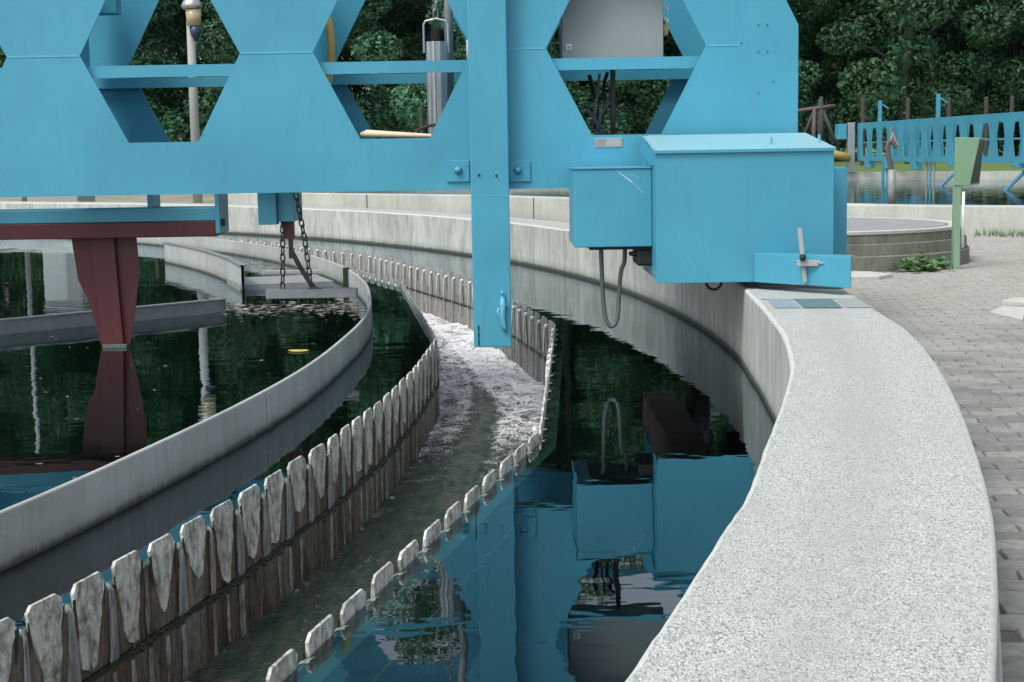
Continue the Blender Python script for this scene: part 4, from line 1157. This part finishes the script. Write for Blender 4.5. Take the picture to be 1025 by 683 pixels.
# ------------------------------------------------------------------ lamp posts, fence posts, frame
lp = Vector((atY(193, 80, 35).x, 35, GZ))
la = thing('street_lamp', lp, 'grey lamp post with an amber lantern seen through the left opening of the bridge', 'lamp')
MB().tube([lp, lp+Vector((0, 0, 5.6))], [.11, .085], 16).build('pole', M['pole'], la, smooth=True)
hx = atY(192.5, 20, 34.8)
lh = MB().lathe([(.15, atY(190, 26, 34.8).z), (.175, atY(190, 10, 34.8).z)], Vector((hx.x+.03, 34.8, 0)), 24).build('lantern', M['amber'], la, smooth=True)
MB().lathe([(.20, atY(190, 9, 34.8).z), (.235, atY(190, 6, 34.8).z), (.18, atY(190, 1, 34.8).z), (.05, atY(190, -3, 34.8).z)], Vector((hx.x+.0, 34.8, 0)), 24).build('cap', M['steel'], lh, smooth=True)
MB().lathe([(.02, atY(190, 42, 34.8).z), (.10, atY(190, 36, 34.8).z), (.14, atY(190, 27, 34.8).z)], Vector((hx.x+.06, 34.8, 0)), 24).build('holder', M['dark_blue'], la, smooth=True)
l2 = Vector((-11.2, 36, GZ))
lb_ = thing('street_lamp', l2, 'plain tall lamp post, left of the lantern post, seen mirrored in the dark water', 'lamp')
MB().tube([l2, l2+Vector((0, 0, 5.8))], [.06, .045], 16).build('pole', M['grey_steel'], lb_, smooth=True)
MB().lathe([(.12, 5.75), (.2, 5.95), (.17, 6.2), (.05, 6.25)], Vector((l2.x, l2.y, 0)), 20).build('lantern', M['amber'], lb_, smooth=True)
# pale hut whose image lies on the water
hc = Vector((-10.35, 37.5, 0)); hut = thing('service_hut', (hc.x, hc.y, GZ), 'pale grey flat-roofed hut behind the bridge, seen mostly as a reflection', 'hut')
B(hc.x-.8, hc.x+.1, 37, 38.6, GZ-.02, 2.3).build('wall', M['hut'], hut, bevel=.02)
B(hc.x-.83, hc.x+.13, 36.9, 38.7, 2.301, 2.36).build('roof', M['grey_steel'], hut, bevel=.01)
lv = MB()
for i in range(9): lv.box(hc.x-.25, hc.x+.06, 36.97, 36.995, .9+i*.15, .98+i*.15)
lv.build('louvre', M['grey_steel'], hut)
fp = None
posts = [(821, 97), (864, 100), (908, 101), (950, 102), (988, 103), (1012, 104), (421, 85), (358, 92), (240, 96), (150, 98)]
for i, (x, y) in enumerate(posts):
    Y = 53.; p = atY(x, y, Y); lab = ['leftmost wooden fence post on the right, above the A-frame', 'second wooden fence post, above the end of the distant bridge', 'third wooden fence post, between the two blue stanchions', 'fourth wooden fence post, right of the second blue stanchion', 'fifth wooden fence post, above the green box head', 'rightmost wooden fence post at the frame edge',
          'wooden fence post seen beside the hanging cylinder', 'wooden fence post in the left half of the second opening', 'wooden fence post at the right of the first opening', 'wooden fence post at the left of the first opening'][i]
    if fp is None:
        fp = MB(); fp.tube([Vector((0, 0, 0)), Vector((0, 0, 2.45)), Vector((0, 0, 2.5))], [.085, .075, .05], 10); fp = fp.build('fence_post', M['wood']); o = fp
    else: o = fp.copy(); col.objects.link(o)
    o.location = (p.x, Y, .35); o.rotation_euler.z = i; o.rotation_euler.x = .01*((i*7) % 5-2); tag(o, lab, 'post', 'wooden fence posts along the wood')
# A-frame of rusty tubes
af = thing('tube_frame', (atY(820, 130, 40).x, 40, GZ), 'rusty three-legged tube frame with a crossbar right of the blue girder end', 'frame')
def T(a, b, r, nm, mt='rust'): MB().tube([atY(*a, 40), atY(*b, 40)], r, 8).build(nm, M[mt], af, smooth=True)
T((799, 111), (836, 106), .05, 'crossbar'); T((822, 97), (822, 160), .05, 'leg', 'wood'); T((815, 108), (814, 160), .055, 'leg'); T((815, 111), (803, 140), .045, 'leg', 'wood'); T((824, 111), (839, 150), .045, 'leg', 'wood')
# two white marker posts on the far left
for i, x in enumerate((81.5, 89)):
    p = atY(x, 196.5, 41)
    mb = B(p.x-.07, p.x+.07, 40.95, 41.05, GZ-.02, p.z); tag(mb.build('marker_post', M['white_paint'], bevel=.01), ['left of two short white posts beyond the far tank rim', 'right of two short white posts beyond the far tank rim'][i], 'post', 'short white posts')

# ------------------------------------------------------------------ trees
def leaf_cloud(mb, c, rad, n, size, rg, flat=.8):
    for _ in range(n):
        while True:
            d = Vector((rg.uniform(-1, 1), rg.uniform(-1, 1), rg.uniform(-1, 1)))
            if .05 < d.length < 1: break
        d = d.normalized()*(d.length**.45)
        p = c+Vector((d.x*rad, d.y*rad, d.z*rad*flat))
        nn_ = (d.normalized()*.8+Vector((rg.uniform(-1, 1), rg.uniform(-1, 1), rg.uniform(-.4, 1.2)))).normalized()
        a = nn_.cross(Vector((rg.uniform(-1, 1), rg.uniform(-1, 1), rg.uniform(-1, 1)))).normalized(); b = nn_.cross(a)
        s = size*rg.uniform(.6, 1.35)
        bi = len(mb.v); mb.v += [p-a*s, p-b*s*.5+nn_*s*.12, p+a*s, p+b*s*.5]; mb.f.append([bi, bi+1, bi+2, bi+3]); mb.mi.append(0)
def tree_proto(seed, H, W, mat, low=.10, nleaf=36000):
    rg = random.Random(seed)
    root = bpy.data.objects.new('tree', None); col.objects.link(root)
    tk = MB(); lean = Vector((rg.uniform(-.4, .4), rg.uniform(-.4, .4), 0))
    path = [Vector((0, 0, -.2))]+[lean*(z/H)+Vector((rg.uniform(-.12, .12), rg.uniform(-.12, .12), z)) for z in (H*.15, H*.35, H*.6, H*.85)]
    tk.tube(path, [.28, .22, .19, .13, .05], 10)
    cl = []
    nb = 46
    for i in range(nb):
        z = H*(low+(1-low)*((i+.5)/nb)**.9); f = (z/H)
        prof = W*(.55+.55*math.sin(math.pi*min(1, (f-low)/(1-low)*.92+.08)))*(.8 if f > .85 else 1)
        an = i*2.4+rg.uniform(-.4, .4); rr = prof*rg.uniform(.35, 1.0)
        c = Vector((rr*math.cos(an), rr*math.sin(an), z))+lean*f
        s = rg.uniform(.75, 1.5)
        cl.append((c, s))
        if i % 2 == 0:
            b0 = lean*f+Vector((0, 0, max(.6, z-rr*.5))); tk.tube([b0, b0.lerp(c, .55)+Vector((0, 0, .15)), c], [.08, .05, .02], 6)
    tk.build('trunk', M['bark'], root, smooth=True)
    lf = MB(); tot = sum(s*s for _, s in cl)
    for c, s in cl: leaf_cloud(lf, c, s, int(nleaf*s*s/tot), .095, rg, .68)
    lf.build('crown', mat, root)
    return root
protos = [tree_proto(21, 15, 3.6, M['leaf1']), tree_proto(22, 17.5, 3.9, M['leaf1']), tree_proto(23, 14, 3.8, M['leaf2']), tree_proto(24, 12.5, 3.4, M['leaf2'], .05)]
used = [False]*4
rg = random.Random(40)
kinds = ['dark tall', 'dark very tall', 'lighter green', 'lower light green']
tn = 0
rowsT = [(57, 5.6, 13), (62.5, 5.2, 14), (69, 5.6, 15)]
ords = ['first', 'second', 'third', 'fourth', 'fifth', 'sixth', 'seventh', 'eighth', 'ninth', 'tenth', 'eleventh', 'twelfth', 'thirteenth', 'fourteenth', 'fifteenth']
for ri_, (Y, sp, n) in enumerate(rowsT):
    for i in range(n):
        x = (i-(n-1)/2)*sp+rg.uniform(-1, 1)+2.5; y = Y+rg.uniform(-1.3, 1.3)
        k = rg.choice((0, 1, 2, 3)) if ri_ == 0 else rg.choice((0, 0, 1, 1))
        src = protos[k]
        if not used[k]: used[k] = True; o = src
        else:
            o = src.copy(); col.objects.link(o)
            for ch_ in src.children:
                d_ = ch_.copy(); col.objects.link(d_); d_.parent = o
        o.location = (x, y, .68); o.rotation_euler.z = rg.uniform(0, 6.28); s = rg.uniform(.88, 1.12); o.scale = (s, s, s*rg.uniform(.86, .98))
        tag(o, f"{kinds[k]} leafy tree, {ords[i]} from the left in the {['front', 'middle', 'back'][ri_]} row of the wood", 'tree', 'trees of the wood behind the tanks')
for k in range(4):
    if not used[k]:
        for ch_ in list(protos[k].children): bpy.data.objects.remove(ch_)
        bpy.data.objects.remove(protos[k])
# undergrowth in front of the wood
ug = MB(); rg = random.Random(77)
for i in range(120):
    x = -38+80*i/119+rg.uniform(-.5, .5); y = 55.2+rg.uniform(-.5, 5)
    leaf_cloud(ug, Vector((x, y+1.2, .75+rg.uniform(.5, 1.9))), rg.uniform(.8, 1.4), 700, .09, rg, .9)
ug.build('undergrowth', M['leaf1'], kind='stuff')
dw = MB()
for i in range(420):
    x = -52+108*((i*.618) % 1); z = .5+15*((i*.382+.1*math.sin(i)) % 1); leaf_cloud(dw, Vector((x, 78+rg.uniform(-1.5, 1.5), z)), rg.uniform(2.4, 3.6), 620, .26, rg, .8)
dw.build('deep_wood', M['leaf1'], kind='stuff')

# ------------------------------------------------------------------ light, sky, camera
w = bpy.data.worlds.new('World'); sc.world = w; w.use_nodes = True
nt = w.node_tree; nt.nodes.clear()
sky = nt.nodes.new('ShaderNodeTexSky'); sky.sky_type = 'NISHITA'; sky.sun_disc = False
SE, SA = 55, 222           # sun elevation, compass bearing (0 = +Y, clockwise)
sky.sun_elevation = R(SE); sky.sun_rotation = R(SA); sky.air_density = 1.2; sky.dust_density = 4.; sky.ozone_density = 1.5
hs = nt.nodes.new('ShaderNodeHueSaturation'); hs.inputs['Saturation'].default_value = .42
bg = nt.nodes.new('ShaderNodeBackground'); bg.inputs['Strength'].default_value = .15
out = nt.nodes.new('ShaderNodeOutputWorld')
nt.links.new(sky.outputs[0], hs.inputs['Color']); nt.links.new(hs.outputs[0], bg.inputs['Color']); nt.links.new(bg.outputs[0], out.inputs['Surface'])
sun = bpy.data.lights.new('sun', 'SUN'); sun.energy = 1.1; sun.angle = R(18); sun.color = (1, .97, .92)
so = bpy.data.objects.new('sun', sun); col.objects.link(so)
d = Vector((math.sin(R(SA))*math.cos(R(SE)), math.cos(R(SA))*math.cos(R(SE)), math.sin(R(SE))))
so.rotation_euler = d.to_track_quat('Z', 'Y').to_euler(); so.location = d*50

cam = bpy.data.cameras.new('camera'); co = bpy.data.objects.new('camera', cam); col.objects.link(co); sc.camera = co
cam.sensor_width = 36; cam.lens = F/1025*36; cam.clip_start = .05; cam.clip_end = 3000
cp, sp = math.cos(PITCH), math.sin(PITCH); c, s = math.cos(ROLL), math.sin(ROLL)
Fv = Vector((0, cp, -sp)); Rv = Vector((1, 0, 0)); Uv = Vector((0, sp, cp))
Rr = c*Rv+s*Uv; Ur = -s*Rv+c*Uv
mt = Matrix((Rr, Ur, -Fv)).transposed().to_4x4(); mt.translation = Vector((0, 0, HC)); co.matrix_world = mt
sc.view_settings.view_transform = 'Standard'; sc.view_settings.look = 'None'; sc.view_settings.gamma = 1; sc.view_settings.exposure = .47
sc.render.engine = 'CYCLES'
sc.cycles.transparent_max_bounces = 12
